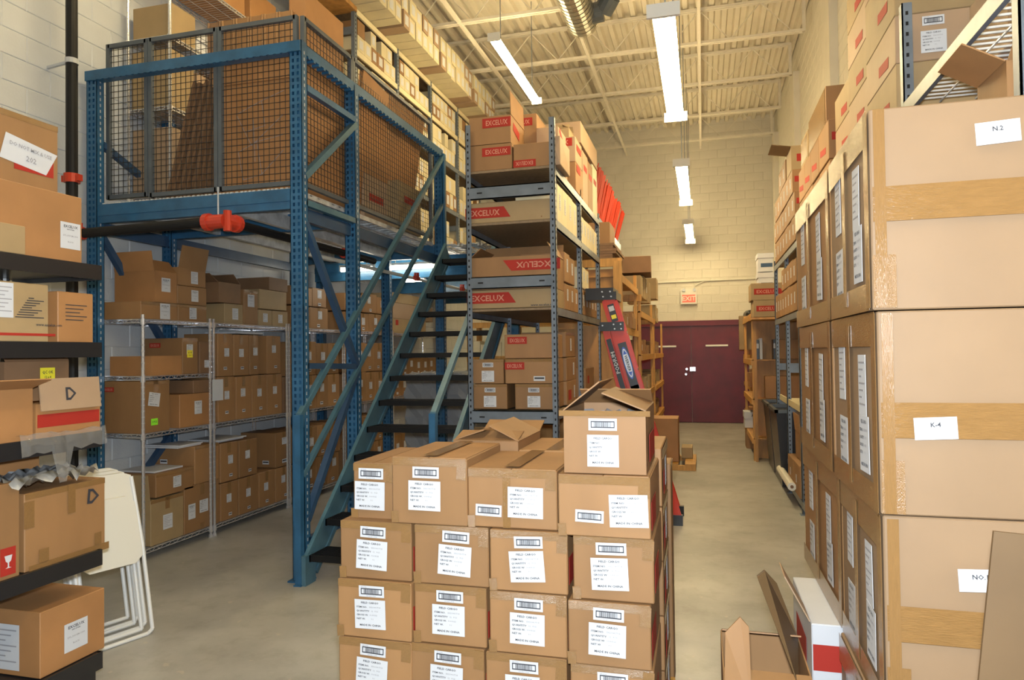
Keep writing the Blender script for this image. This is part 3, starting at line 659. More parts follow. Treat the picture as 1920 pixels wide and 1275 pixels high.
# units 2..5 : rows of tall cartons
def row(z, items, sh, dep=.42, hh=None, decs=None):
    for i, (a, b, top, extra) in enumerate(items):
        dk = decs(i) if decs else (('ship', 'r', R.uniform(-.02, .02), R.uniform(.02, .07), (.62, .7)), ('small', 'r', R.uniform(-.03, .03), -.13, (.6, .7)))
        bX(extra if extra else f'tall taped carton, {ordn(i)} in the {sh}', z, a, b, top, dep-R.uniform(0, .04), h=hh and hh-R.uniform(0, .012), dec=dk, tape='v')
        if top: pass
z0 = .104
row(z0, [(412, 444, 0, None), (446, 482, 0, None), (484, 513, 0, None), (515, 545, 0, None)], 'lowest row of the second chrome unit', hh=.37)
row(z0+.372, [(412, 444, 0, None), (447, 481, 0, None)], 'second row up of the second chrome unit', hh=.38)
bX('deep carton with handwritten white label, standing apart in the second chrome unit', z0+.372, 515, 546, 801, .44, h=.38, dec=(('name', 'r', 0.0, .09, (.6, .5)), ('small', 'r', 0, -.13), ('small', 'f', .1, -.13)), tape='v')
booklets('white booklets slanting on cartons of the second chrome unit', -4.73, 5.98, z0+.757, .36, .42, 2)
z0 = 1.064
row(z0, [(408, 439, 0, None), (442, 470, 0, None), (472, 499, 0, None), (500, 528, 0, None)], 'lower middle-shelf row of the second chrome unit', hh=.44)
row(z0+.442, [(408, 436, 0, None), (438, 466, 0, None), (468, 485, 0, None), (500, 526, 0, None)], 'upper middle-shelf row of the second chrome unit', hh=.42)
bX('dark carton turned sideways at the far end of the second chrome unit', z0, 530, 545, 0, .36, h=.40, m='card_dark', dec=())
booklets('white sheets lying on the upper row of the second chrome unit', -4.73, 6.3, z0+.442+.424, .36, .45, 1, .02)
z0 = 2.024
bX('pale carton with a white label on a dark end, second top shelf', z0, 421, 456, 556, .44, h=.20, m='card_olive', dec=(('plain', 'r', .02, 0, (.9, .8)), ('small', 'f', -.1, 0)))
bX('tall taped carton with large name label on the second top shelf', z0, 457, 484, 525, .40, h=.36, dec=(('name', 'r', 0, .07, (.85, .85)),), tape='vE')
bX('small carton beside the tall taped one on the second top shelf', z0, 485, 510, 568, .40, h=.17, dec=(('ship', 'r', 0, 0, (.7, .8)),), m='card_olive')
bX('small carton just before the blue front post, second top shelf', z0, 511, 540, 568, .40, h=.17, dec=(('ship', 'r', 0, 0, (.7, .8)),), m='card_olive')
bX('dark open carton with spread flaps behind the pale labelled carton', z0+.204, 410, 452, 0, .42, h=.20, m='card_dark', open_=True, flaps=(('l', .16, 40), ('f', .14, 150), ('b', .14, 40)))
bX('grey brown carton with bright side on the second top shelf', z0+.178, 487, 538, 527, .42, h=.21, m='card_olive', dec=(('small', 'f', .1, -.03),))
bX('dark open carton stacked topmost by the blue front post', z0+.392, 505, 540, 500, .40, h=.14, m='card_dark', open_=True)
def autorow(z, y0, y1, hh, sh, wmin=.26, wmax=.32, dep=.42, m='card', skip=0.0, h2=None, X=XC, side=-1, decs=None, xj=0.0, group=None, far=False, name='cardboard_box', tape='v', hv=.02, kind='tall taped carton', face='r', maxn=40):
    y = y0; i = 0
    while i < maxn:
        w = R.uniform(wmin, wmax)
        if y+w > y1+.01: break
        if R.random() >= skip:
            h = hh-R.uniform(0, hv)
            dk = decs(i, w, h) if decs else (('ship', face, R.uniform(-.02, .02), h*R.uniform(.02, .2), (.8, .85)), ('small', face, R.uniform(-.03, .03), -h*.36, (.8, .9)))
            dd = dep-R.uniform(0, .04)
            carton(f'{kind}, {ordn(i)} {sh}', X+side*(dd/2)+side*R.uniform(0, xj), y+w/2, z, dd, w-.006, h, m=m, dec=dk, tape=tape if side < 0 else '', group=group, name=name, far=far)
            i += 1
        y += w
U3 = (6.98, 8.10); U4 = (8.24, 9.56); U5 = (9.7, 11.8)
for (ya, yb), un in ((U3, 'unit behind the stair handrail'), (U4, 'unit between the stair rails')):
    autorow(.104, ya, yb, .37, f'from its near end, lowest row, {un}', wmax=.29)
    autorow(.104+.372, ya, yb, .38, f'from its near end, second row up, {un}', wmax=.29)
    autorow(1.064, ya, yb, .40, f'from its near end, third row up, {un}', wmax=.29)
    autorow(1.064+.402, ya, yb, .40, f'from its near end, fourth row up, {un}', wmax=.29)
    autorow(2.024, ya, yb, .26, f'along the top shelf, {un}', wmin=.30, wmax=.42, kind='pale squat carton')
    autorow(2.024+.263, ya, yb, .28, f'stacked above the top shelf, {un}', wmin=.32, wmax=.5, kind='pale uneven carton', skip=.1, hv=.08)
autorow(.104, *U5, .37, 'from its near end, lowest row, dim far left unit', far=True)
autorow(1.064, *U5, .30, 'from its near end, middle shelf, dim far left unit', kind='small carton', far=True)
autorow(1.064+.303, *U5, .28, 'from its near end, upper middle row, dim far left unit', kind='small carton', far=True)
carton('long flat pale carton on the far top shelf beyond the stairs', -4.72, 10.3, 2.024, .45, 1.3, .22, m='card_olive', dec=(('red', 'r', -.5, .05, (.1, .08)),))
carton('longest plain carton on the far top shelf beyond the stairs', -4.72, 10.5, 2.247, .42, 1.6, .24, m='card_pale')
carton('slanting top carton over the far top shelf beyond the stairs', -4.72, 10.2, 2.49, .42, 1.0, .15, m='card_olive')

# wooden shelf beyond the stairs facing the camera, with small packets
t = thing('wooden_shelf', 'yellow wooden shelf far under the platform, holding small bright packets', 'shelf', (0, 0, 0))
wx0, wx1, wy = -3.75, -1.95, 10.9
for x in (wx0, -3.05, wx1):
    m = MB(); m.box(x, wy, 0, x+.09, wy+.04, 2.35); m.box(x, wy+.5, 0, x+.09, wy+.54, 2.35); m.build('upright', 'wood', t)
for z in (.35, 1.12, 1.65, 2.2):
    m = MB(); m.box(wx0, wy-.02, z-.09, wx1+.09, wy, z); m.box(wx0, wy, z-.02, wx1+.09, wy+.54, z); m.build('shelf_board', 'wood', t)
for zi, z in enumerate((.35, 1.12, 1.65, 2.2)):
    x = wx0+.1; i = 0
    while x < wx1-.05:
        w_ = R.uniform(.09, .15); h = R.uniform(.16, .3) if zi else .3
        carton(f'small pale packet, {ordn(i)} on the {["lowest", "second", "third", "top"][zi]} board of the far wooden shelf', x+w_/2, wy+.15, z, w_-.008, .26, h, m='card_white', far=True); x += w_; i += 1
        if zi == 1 and i == 6:
            tt = thing('storage_tub', 'small tub with a blue lid among the packets on the far shelf', 'tub', (x+.12, wy+.15, z+.001)); x += .26
            m = MB(); m.tube((0, 0, 0), (0, 0, .16), .09, 14, r2=.11); m.build('body', 'silver', tt); m = MB(); m.tube((0, 0, .16), (0, 0, .21), .12, 14); m.build('lid', 'bluecap', tt)

# plastic-wrapped crate load behind the stairs and two dark cartons under the treads
t = thing('wrapped_crates', 'pallet of dark grey crates wrapped in crinkled clear film, behind the stairs', 'crates', (-2.95, 8.35, 0))
m = MB(); m.box(-.55, -.45, .0, .55, .45, .12); m.build('pallet', 'wood', t)
for i in range(3):
    for j in (-.27, .27): m = MB(); m.box(j-.26, -.42, .125+i*.43, j+.26, .42, .125+i*.43+.42); m.box(j-.22, -.43, .3+i*.43, j+.22, -.42, .33+i*.43); m.build('crate', 'greyframe', t)
bmm = bmesh.new(); bmesh.ops.create_cube(bmm, size=1); bmesh.ops.subdivide_edges(bmm, edges=bmm.edges, cuts=9, use_grid_fill=True)
for v in bmm.verts:
    v.co = Vector((v.co.x*1.14, v.co.y*.92, v.co.z*1.32)); n = v.co.normalized(); v.co += n*(.022*math.sin(v.co.x*37+v.co.z*23)+.015*math.sin(v.co.y*51-v.co.z*31)); v.co.z += .80
me = bpy.data.meshes.new('film'); bmm.to_mesh(me); bmm.free(); me.materials.append(MATS['film_grey']); link('stretch_film', me, t)
carton('olive carton with green mark on the floor behind the stair foot', -2.22, 7.2, .62, .55, .4, .26, m='card_olive', dec=(('lime', 'f', .12, .03, (.6, .8)), ('small', 'f', 0, -.07)))
carton('dark brown carton underneath the olive one behind the stairs', -2.2, 7.2, .0, .6, .5, .615, m='card_dark')
carton('low brown carton with cut handle hole, on the floor behind the stairs', -2.75, 7.25, .0, .45, .4, .50, m='card', dec=(('small', 'f', 0, .12),))

# ================================================================== ON THE PLATFORM
DK = 3.0
wire_unit('chrome wire shelving up on the platform inside the cage', -4.95, -4.50, 5.12, 6.9, (DK+.12, DK+.92, DK+1.55, DK+2.2), DK+2.4, DK, deckpitch=.04)
def cX(label, z, y0, y1, h, dep=.42, **k): return carton(label, XC-dep/2, (y0+y1)/2, z, dep, y1-y0, h, **k)
z = DK+.124
carton('tall pale carton at the foot of the platform shelving, near the caged corner', XC-.2, 5.34, z, .42, .40, .62, m='card_pale')
carton('pale carton second at the foot of the platform shelving', XC-.2, 5.80, z, .42, .46, .6, m='card_pale')
carton('brown carton third at the foot of the platform shelving', XC-.2, 6.3, z, .42, .45, .58)
z = DK+.924
carton('tan carton with corner tape on the middle platform shelf, near end', XC-.21, 5.29, z, .42, .3, .52, m='card_olive')
carton('large pale carton on the middle platform shelf behind white booklets', XC-.24, 5.95, z, .36, .80, .46, m='card_pale')
booklets('white booklet pile on the middle platform shelf', XC-.05, 5.75, z+.0, .1, .42, 6, .022)
z = DK+1.554
carton('tan carton with white books beside it on the upper platform shelf', XC-.2, 5.30, z, .42, .30, .30, m='card_olive')
booklets('white book pile on the upper platform shelf beside the tan carton', XC-.15, 5.72, z, .28, .46, 7, .03)
carton('orange tinted flat carton on the upper platform shelf', XC-.2, 6.25, z, .42, .5, .22, m='card_orange')
booklets('far white book pile on the upper platform shelf', XC-.15, 6.68, z, .28, .3, 5, .03)
z = DK+2.204
for i, y in enumerate((5.4, 5.95, 6.5)): carton(f'tan carton, {ordn(i)} from the near end of the highest platform shelf', XC-.2, y, z, .42, .46, .36, m='card_orange' if i else 'card')
# leaning dark boards
for i, (x, lean, h_, lb) in enumerate(((-4.30, .20, 1.02, 'dark brown folded cardboard strip leaning inside the cage, lower one'), (-4.18, .20, 1.02, 'dark brown folded cardboard strip leaning inside the cage, second one'), (-4.02, .13, 1.32, 'dark brown folded cardboard strip leaning inside the cage, tallest one'))):
    a = Vector((x-.08, 5.02, DK)); b = Vector((x+lean, 5.04, DK+h_)); m = MB()
    for k in range(3): m.bar(a+Vector((k*.028, k*.03, 0)), b+Vector((k*.028, k*.03, 0)), .022, .20, 0, (0, 1, 0))
    tag(m.build('folded_carton', 'card_dark'), lb, 'cardboard')
# large flat-pack carton face with line drawing
pa, pb = P(410, 168, Y=4.95), P(530, 335, Y=4.95)
bw, bh = 0.76, pa.z-DK+.02
o = carton('large flat pack carton with a furniture line drawing, behind the front cage', (pa.x+pb.x)/2+.03, 5.06, DK, bw, .22, bh, m='card_orange')
m = MB()
for pl in (((-.2, .25), (.1, .35), (.14, .12), (-.1, .08), (-.2, .25)), ((-.1, .08), (-.02, -.05), (.35, .2)), ((-.18, -.1), (.04, -.02), (.1, -.32), (-.12, -.36), (-.18, -.1)), ((.04, -.02), (.35, .02)), ((.1, -.32), (.35, -.12)), ((.1, .35), (.36, .42)), ((0, .2), (.02, -.2))):
    for (x0_, z0_), (x1_, z1_) in zip(pl, pl[1:]): m.bar((x0_*.8, -.1115, bh/2+z0_*.9), (x1_*.8, -.1115, bh/2+z1_*.9), .003, .003)
dtext(m, 'ASSEMBLED VIEW', .04, .1, .07, 0, 'CENTER', .8, -.1125)
m.build('line_drawing', 'greyink', o)
o = carton('wide carton lid lying across the flat pack carton in the cage', pa.x+.37, 5.07, DK+bh, .86, .26, .17, m='card_orange')
for i in range(6):
    x = -3.88+i*.135
    m = MB(); m.box(-.055, -.2, 0, .055, .2, .36); m.tube((-.055, -.2, .0), (-.055, -.2, .36), .012, 6); m.tube((.055, -.2, .0), (.055, -.2, .36), .012, 6)
    ob = m.build('folded_carton', 'card_dark' if i == 0 else 'card', None, (x, 5.12, DK+bh+.173)); tag(ob, f'upright folded brown carton, {ordn(i)} of six above the flat pack carton', 'cardboard', 'folded cartons in a row in the cage corner')
carton('tall plain orange brown carton rising above the cage corner', -3.125, 5.27, DK, .15, .62, 1.66, m='card_orange')
# leaning flattened sheets along the side cage
for i, (y0, y1, h_, ln, mt, lb) in enumerate(((5.72, 6.35, 1.28, .10, 'card_orange', 'large flattened carton sheet tied with cord, leaning in the side cage near the middle post'), (6.35, 7.25, 1.34, .14, 'card_orange', 'wide flattened carton sheet leaning out over the side cage rail, near the stair top'),
                                        (5.9, 7.1, .95, .05, 'card', 'brown flattened carton standing low behind the side cage'))):
    m = MB(); a = FX-.12-i*.08
    for k in range(4): m.add([(a-.02-k*.012, y0, DK), (a-.02-k*.012, y1, DK), (a+ln-k*.012, y1+.12*(i == 1), DK+h_), (a+ln-k*.012, y0+.1, DK+h_+.05), (a-.028-k*.012, y0, DK), (a-.028-k*.012, y1, DK), (a+ln-.008-k*.012, y1+.12*(i == 1), DK+h_), (a+ln-.008-k*.012, y0+.1, DK+h_+.05)],
                         [(0, 1, 2, 3), (7, 6, 5, 4), (0, 4, 5, 1), (1, 5, 6, 2), (2, 6, 7, 3), (3, 7, 4, 0)])
    tag(m.build('flattened_carton', mt), lb, 'cardboard')
carton('low taped carton with red mark on the platform floor in the side cage', -3.25, 6.9, DK, .5, .6, .5, m='card_olive', dec=(('red', 'r', 0, .08, (.3, .07)),))
carton('open topped pale carton beside it on the platform floor', -3.25, 6.2, DK, .4, .5, .42, m='card_pale', dec=(('red', 'r', 0, 0, (.3, .07)),))

# ================================================================== TALL RACK on the far platform
def postX(m, x, y, z0, z1, w=.05, d=.05): m.box(x-.035, y-w/2, z0, x, y-w/2+.006, z1); m.box(x-.006, y-w/2, z0, x, y+w/2, z1)
TX = -4.0; TY = [7.62+1.22*i for i in range(5)]; TL = (3.35, 4.10, 4.85, 5.42, 5.92)
t = thing('storage_rack', 'tall blue grey rack of small cartons reaching almost to the roof', 'rack', (0, 0, 0))
for y in TY:
    for x in (TX, TX-.9):
        m = MB(); m.box(x-.045, y-.03, 2.99, x, y+.03, 6.0); z = 3.1
        while z < 5.95: m.box(x, y-.008, z, x+.0015, y+.008, z+.02, 1); z += .05
        m.build('post', ['greysteel', 'black'], t)
    for z in (3.8, 5.6): m = MB(); m.box(TX-.9, y-.01, z, TX-.04, y+.01, z+.09); m.build('cross_brace', 'greysteel', t)
for i in range(4):
    for z in TL:
        for bx_ in (TX-.02, TX-.92):
            m = MB(); m.box(bx_, TY[i]+.03, z-.075, bx_+.022, TY[i+1]-.03, z-.005); m.build('beam', 'greysteel' if z < 5 else 'card_white', t)
        m = MB(); m.box(TX-.9, TY[i]-.02 if i else TY[i], z-.02, TX-.02, TY[i+1]-.02, z-.003); m.build('shelf_board', 'particle', t)
lv = ['lowest', 'second', 'third', 'fourth', 'top']
def smalldec(i, w_, h): return (('plain', 'r', 0, 0, (w_*6.5, h*4.2)),)
for li, z in enumerate(TL[:-1]):
    for b in range(4):
        gap = TL[li+1]-z-.09; n = 0; hh = min(.26, gap*.47)
        for rr_ in range(2):
            y = TY[b]+.05+(.0 if rr_ == 0 else 0)
            while y < TY[b+1]-.20:
                w_ = R.uniform(.145, .20)
                if not (rr_ == 1 and R.random() < .28):
                    h = hh-R.uniform(0, .01); dd = .5
                    carton(f'small pale carton on the {lv[li]} tier, bay {["one", "two", "three", "four"][b]} from the stairs, {ordn(n)} of its group', TX-.03-dd/2+.03, y+w_/2, z+rr_*hh, dd, w_-.006, h, m='card_white' if R.random() < .8 else 'card', dec=smalldec(0, w_*.8, h) if rr_ == 0 or R.random() < .5 else (), far=True)
                y += w_; n += 1
# top row, overhanging the beam
n = 0; y = 6.75
blk = 0
while y < 12.3:
    w_ = R.uniform(.19, .23)
    if int((y-6.75)/1.38) != blk: blk += 1; y += .05
    xo = .36
    for rr_ in range(2):
        if rr_ == 1 and R.random() < .12: continue
        if y < 7.55 and rr_ == 0: pass
        carton(f'pale carton overhanging the top tier of the tall rack, {ordn(min(n//2, 19))} along, {["lower", "upper"][rr_]} layer' + (' far half' if n//2 > 19 else ''), TX+xo-.45-R.uniform(0, .03), y+w_/2, 5.925+rr_*.232, .9, w_-.016, .228, m=R.choice(('card_white', 'card_white', 'card_pale')), dec=(('plain', 'r', 0, 0, (1.1, .95)),) if rr_ == 0 else (('plain', 'r', 0, 0, (1.1, .95)),), far=True)
        n += 1
    y += w_
m = MB(); m.box(TX-.5, 6.7, 5.86, TX+.02, 7.62, 5.915); m.build('shelf_board', 'ply', t)

# ================================================================== GREY RACK by the aisle
GX0, GX1 = -1.905, -1.14; GY = [5.55, 6.78, 8.03]; GL_ = (.28, 1.22, 2.07, 2.79, 3.23)
t = thing('storage_rack', 'grey steel rack of red-banded cartons facing the aisle, beside the stairs', 'rack', (0, 0, 0))
for yi, y in enumerate(GY):
    for x, s in ((GX0, 1), (GX1, -1)):
        m = MB(); zt = 3.62 if yi == 0 else 3.30
        m.box(min(x, x+s*.045), y, .01, max(x, x+s*.045), y+.005, zt); m.box(min(x, x+s*.005), y, .01, max(x, x+s*.005), y+.05, zt); m.box(x-.04*(s < 0)-.0, y-.01, 0, x+.04*(s > 0), y+.06, .01)
        z = .08
        while z < zt-.04:
            m.box(x+s*.022-.006, y-.0015, z, x+s*.022+.006, y, z+.018, 1); m.box(x-(.0015 if s > 0 else 0), y+.02, z, x+(.0015 if s < 0 else 0), y+.03, z+.018, 1); z += .0508
        m.build('post', ['greysteel', 'black'], t)
for z0, z1 in ((1.115, 1.225), (2.235, 2.335), (2.985, 3.09), (.17, .275)):
    for yi in (0, 2):
        m = MB(); y = GY[yi]; yy = y-.006 if yi == 0 else y+.05
        m.box(GX0+.04, yy, z0, GX1-.04, yy+.012, z1); m.box(GX0+.04, yy, z0, GX1-.04, yy+.03, z0+.008); m.box(GX0+.04, yy, z1-.008, GX1-.04, yy+.03, z1)
        for xx in (GX0+.10, GX1-.14): m.box(xx, yy-.0012, (z0+z1)/2-.006, xx+.045, yy, (z0+z1)/2+.006, 1)
        m.build('tie_beam', ['greysteel', 'black'], t)
for z in GL_:
    for i in (0, 1):
        y0, y1 = GY[i]+.045, GY[i+1]
        for x in (GX1-.012, GX0):
            m = MB(); m.box(x, y0, z-.075, x+.012, y1, z-.004); m.box(x-.015*(x > -1.5), y0, z-.075, x+.012, y1, z-.068); m.build('shelf_beam', 'greysteel', t)
        m = MB(); m.box(GX0+.014, GY[i]+(.002 if i == 0 else -.0)+.012, z-.022, GX1-.016, y1-.002+.012, z-.003); m.build('shelf_board', 'particle', t)
GF = GY[0]+.035
def gY(label, z, a, b, top, dep=.45, **k): return boxY(label, GF, z, a, b, top, dep, **k)
# top shelf
z0 = 3.232
gY('closed carton with red band, bottom left on the grey rack top shelf', z0, 884, 965, 262, h=.22, dec=(('logo', 'f', .05, .045, (.62, .85)),))
gY('carton with upside-down red band low on its front, grey rack top shelf', z0, 967, 1036, 258, .36, h=.20, dec=(('logo', 'f', -.06, -.065, (.48, .7), math.pi),), sag=.004)
gY('leaning pale carton end beside the right front post, grey rack top shelf', z0, 1038, 1056, 250, .42, h=.24, m='card_pale', sag=.008)
gY('open carton with red band and one flap standing up, top left of the grey rack', z0+.222, 884, 963, 212, h=.235, dec=(('logo', 'f', .06, .06, (.62, .95)), ('red', 'r', -.05, .02, (.2, .07), .2)), open_=True, flaps=(('r', .20, 88),))
gY('small carton with red band peeking over the flapped carton, grey rack', z0+.222, 1000, 1001, 212, h=.1) if False else None
carton('carton with red band standing highest behind the flapped carton, grey rack top', -1.62, 6.32, z0+.222, .42, .45, .40, dec=(('logo', 'f', .05, .13, (.6, .85)),))
carton('filler carton supporting the highest red banded carton, grey rack top', -1.62, 6.32, z0, .42, .45, .22)
carton('narrow pale carton with red print on its aisle side, grey rack top', -1.30, 6.20, z0+.222, .20, .35, .24, m='card_pale', dec=(('red', 'r', 0, .03, (.3, .05), .5),))
carton('pale carton under the narrow one, grey rack top', -1.30, 6.20, z0, .22, .36, .22, m='card_pale')
carton('wide carton with red band over the right post, grey rack top', -1.36, 6.72, z0+.28, .44, .36, .24, m='card_pale', dec=(('logo', 'f', .02, .07, (.85, .9)), ('red', 'r', 0, .03, (.25, .06))))
carton('carton carrying the wide red banded one, grey rack top', -1.36, 6.74, z0, .44, .40, .278, dec=(('red', 'f', .05, .09, (.2, .09)), ('red', 'r', -.06, .09, (.2, .07))))
carton('crumpled open carton of loose film on the grey rack top', -1.36, 6.74, z0+.522, .30, .30, .10, m='card_olive', open_=True, flaps=(('f', .1, 35), ('r', .08, 30), ('b', .1, 60)))
yy = 7.0
for i, (dy, h, mm) in enumerate(((.34, .52, 'card_pale'), (.33, .50, 'card'), (.34, .55, 'card_white'))):
    carton(f'upright pale carton, {ordn(i)} behind the banded cartons along the grey rack top', GX1-.22, yy+dy/2, z0, .42, dy-.01, h, m=mm, dec=(('red', 'r', 0, .1, (.2, .06)),)); yy += dy
carton('long pale plank-like carton laid across the upright ones, grey rack top', GX1-.2, 7.42, z0+.552, .40, 1.1, .22, m='card_pale')
# long banded cartons
z0 = 2.792
carton('long carton with slanted red logo band, second shelf from the grey rack top', (GX0+GX1)/2, GF+.2, z0, .72, .40, .17, m='card_olive', dec=(('band', 'f', -.22, .0, (.72, .9)), ('tape', 'f', .26, -.06, (.01, .01))))
z0 = 2.072
o = carton('long carton with red logo band just below the middle grey beam', (GX0+GX1)/2, GF+.2, z0, .72, .40, .155, m='card_olive', dec=(('band', 'f', -.20, .01, (.78, .9)),))
m = MB(); dtext(m, 'www.excelux.ca', .028, .16, .01, 0, 'LEFT', y=-.2018); m.build('printed_text', 'ink', o)
o = carton('long open carton with upside-down red band above the middle grey beam', (GX0+GX1)/2, GF+.2, z0+.158, .72, .40, .27, open_=True, dec=(('bandup', 'f', .19, .06, (.88, .9)),), flaps=(('l', .12, 40), ('r', .12, 60), ('b', .14, 100)))
m = MB(); dtext(m, 'www.excelux.ca', .028, -.17, .10, 0, 'LEFT', y=-.2018, rot=math.pi); m.build('printed_text', 'ink', o)
# lower cartons
bc = lambda u, v=.02: (('bar', 'f', u, .055, (.95, .8)), ('ship', 'f', u, -.04, (.95, .8)))
z0 = 1.232
gY('carton with barcode and white label, lowest left on the grey rack', z0, 886, 950, 0, h=.21, dec=bc(0), tape='e')
gY('carton with barcode and white label, lowest right on the grey rack', z0, 964, 1036, 0, h=.21, dec=bc(.0), tape='e')
gY('carton with barcode and label on the second layer left, grey rack', z0+.212, 885, 944, 0, h=.205, dec=bc(0), tape='e')
gY('wide carton with small red band and low barcode, second layer of the grey rack', z0+.212, 946, 1036, 0, h=.205, dec=(('logo', 'f', -.12, .045, (.42, .7)), ('small', 'f', .09, -.06, (1.2, 1))), tape='e')
carton('carton with small red band standing on the second layer, grey rack', -1.40, GF+.25, z0+.42, .42, .38, .20, dec=(('logo', 'f', -.1, .05, (.42, .7)),))
carton('aisle side carton with a white label, upper one by the right post, grey rack', -1.36, 6.25, z0+.424, .40, .44, .22, dec=(('plain', 'r', 0, 0, (.6, .8)),), tape='E')
carton('aisle side carton with red print, middle one by the right post, grey rack', -1.36, 6.28, z0+.212, .40, .46, .205, dec=(('plain', 'r', .1, 0, (.6, .8)),), m='card')
carton('aisle side carton with red print, low one by the right post, grey rack', -1.36, 6.28, z0, .40, .46, .21, dec=(('red', 'r', -.1, -.02, (.14, .09)), ('plain', 'r', .12, 0, (.5, .8))), m='card')
carton('brown carton with red mark in the far bay, grey rack lowest shelf', -1.38, 7.35, z0, .44, .55, .30, m='card', dec=(('red', 'r', -.12, .03, (.1, .08)),))
def gal(z, y0, y1, hh, sh, **k):
    autorow(z, y0, y1, hh, sh, X=GX1-.012, dep=.40, tape='', **k)
gd = lambda i, w, h: (('plain', 'r', 0, .02, (.6, h*3.2)),)
gal(2.792, 5.70, 6.74, .33, 'on the second shelf, near bay of the grey rack', wmin=.2, wmax=.26, decs=gd, kind='pale aisle side carton', m='card_white')
gal(2.792, 6.86, 8.0, .27, 'on the second shelf, far bay of the grey rack', wmin=.14, wmax=.2, decs=gd, kind='narrow pale carton', m='card_white')
gal(2.072, 5.98, 6.74, .24, 'in the lower third-shelf row, near bay, grey rack', wmin=.2, wmax=.26, decs=gd, kind='aisle side carton')
gal(2.072, 6.86, 8.0, .26, 'in the lower third-shelf row, far bay, grey rack', wmin=.18, wmax=.22, decs=gd, kind='aisle side carton')
gal(2.072+.245, 5.98, 6.5, .26, 'in the upper third-shelf row, near bay, grey rack', wmin=.2, wmax=.26, decs=gd, kind='aisle side carton')
gal(2.072+.265, 6.9, 7.4, .22, 'in the upper third-shelf row, far bay, grey rack', wmin=.2, wmax=.3, decs=gd, kind='pale aisle side carton', m='card_white')
m = MB(); m.box(GX1-.30, 8.0, .4, GX1-.02, 8.02, 2.0); m.box(GX0+.02, 7.9, .30, GX1-.05, 7.92, 1.15)
tag(m.build('plywood_sheet', 'ply'), 'brown plywood sheet standing at the far end of the grey rack', 'board')
carton('dark carton with red print on the bottom shelf of the grey rack', -1.7, 5.9, .283, .4, .5, .42, m='card_dark', dec=(('red', 'f', 0, .1, (.25, .1)),))
carton('grey film covered carton on the bottom shelf of the grey rack', -1.35, 5.9, .283, .3, .5, .38, m='card_dark', dec=(('ship', 'f', 0, 0),))

# white hooked poles leaning by the grey rack's back post
m = MB(); m.path([(-2.28, 7.75, 3.0), (-2.26, 7.75, 3.45), (-2.20, 7.74, 4.3), (-2.22, 7.74, 4.42)], .018, 8); m.tube((-2.26, 7.75, 3.4), (-2.25, 7.75, 3.46), .03, 8)
tag(m.build('pole', 'whiteplastic'), 'white pole standing on the platform landing behind the grey rack', 'pole')

# blue rack with orange panels and the wooden racks beyond
t = thing('storage_rack', 'blue rack end carrying orange panels behind the grey rack', 'rack', (0, 0, 0))
for y in (8.55, 12.0):
    for x in (-1.42, -2.3): m = MB(); rackpost(m, x, y, .01, 3.62, pitch=.1); m.build('post', 'blue', t)
for x in (-1.38, -2.34): m = MB(); m.box(x, 8.6, 3.40, x+.05, 12.0, 3.52); m.build('beam', 'blue', t)
m = MB(); m.box(-2.3, 8.55, 3.50, -1.38, 12.05, 3.535); m.build('shelf_board', 'particle', t)
for i in range(7):
    y = 8.9+i*.44; t2 = thing('orange_panel', f'bright orange plastic panel, {ordn(i)} from the near end above the wooden rack', 'panel', (-1.36, y+.2, 3.538), R.uniform(-.1, .1), 'orange panels on the blue rack')
    h = .56-.01*i; m = MB(); rng = random.Random(i)
    for k in range(5):
        yy = -.2+k*.08; m.add([(-.02, yy, 0), (-.02, yy+.078, 0), (.10+.02*k % .03, yy+.078, h+rng.uniform(-.03, .05)), (.10, yy, h+rng.uniform(-.03, .05)), (-.04, yy, 0), (-.04, yy+.078, 0), (.08, yy+.078, h-.02), (.08, yy, h-.02)],
                              [(0, 1, 2, 3), (7, 6, 5, 4), (0, 4, 5, 1), (1, 5, 6, 2), (2, 6, 7, 3), (3, 7, 4, 0)])
    m.build('ribbed_sheet', 'orange', t2)
def wood_bay(label, x0, x1, y0, y1, z1, levels, lean=0):
    t = thing('wooden_rack', label, 'rack', (0, 0, 0))
    for y in (y0, y1-.09):
        for x in (x0, x1-.04): m = MB(); m.box(x, y, 0, x+.04, y+.09, z1); m.build('upright', 'wood', t)
    m = MB(); m.box(x0-.01, y0-.04, z1-.10, x1+.02, y0, z1); m.build('cross_board', 'wood', t)
    for z in levels:
        for x in (x0-.02, x1): m = MB(); m.box(x, y0, z-.09, x+.02, y1, z); m.build('side_board', 'wood', t)
        m = MB(); m.box(x0, y0, z-.02, x1, y1, z-.002); m.build('shelf_board', 'ply', t)
    return t
wt = wood_bay('yellow pine rack right behind the red ladder, against the aisle', -1.78, -.94, 8.42, 10.5, 2.82, (.5, 1.2, 2.0, 2.62))
m = MB(); m.box(-1.74, 8.47, .1, -1.02, 8.49, 2.7); m.build('end_panel', 'ply', wt)
m = MB(); m.box(-1.40, 8.36, 0, -1.33, 8.42, 2.7); m.build('end_stud', 'wood', wt)
m = MB(); m.box(-1.02, 8.34, 1.95, -.92, 8.42, 2.78); m.build('end_stud', 'wood', wt)
wood_bay('yellow pine rack second along the aisle, its thick post in view', -1.75, -.90, 10.6, 13.2, 2.55, (.45, 1.05, 1.65, 2.3))
wood_bay('yellow pine rack furthest along, nearest the maroon door', -1.72, -.88, 13.3, 16.0, 2.3, (.45, 1.05, 1.65))
carton('brown carton on stacked sheets above the ladder, wooden rack top', -1.33, 8.8, 3.02, .50, .5, .27, m='card', dec=())
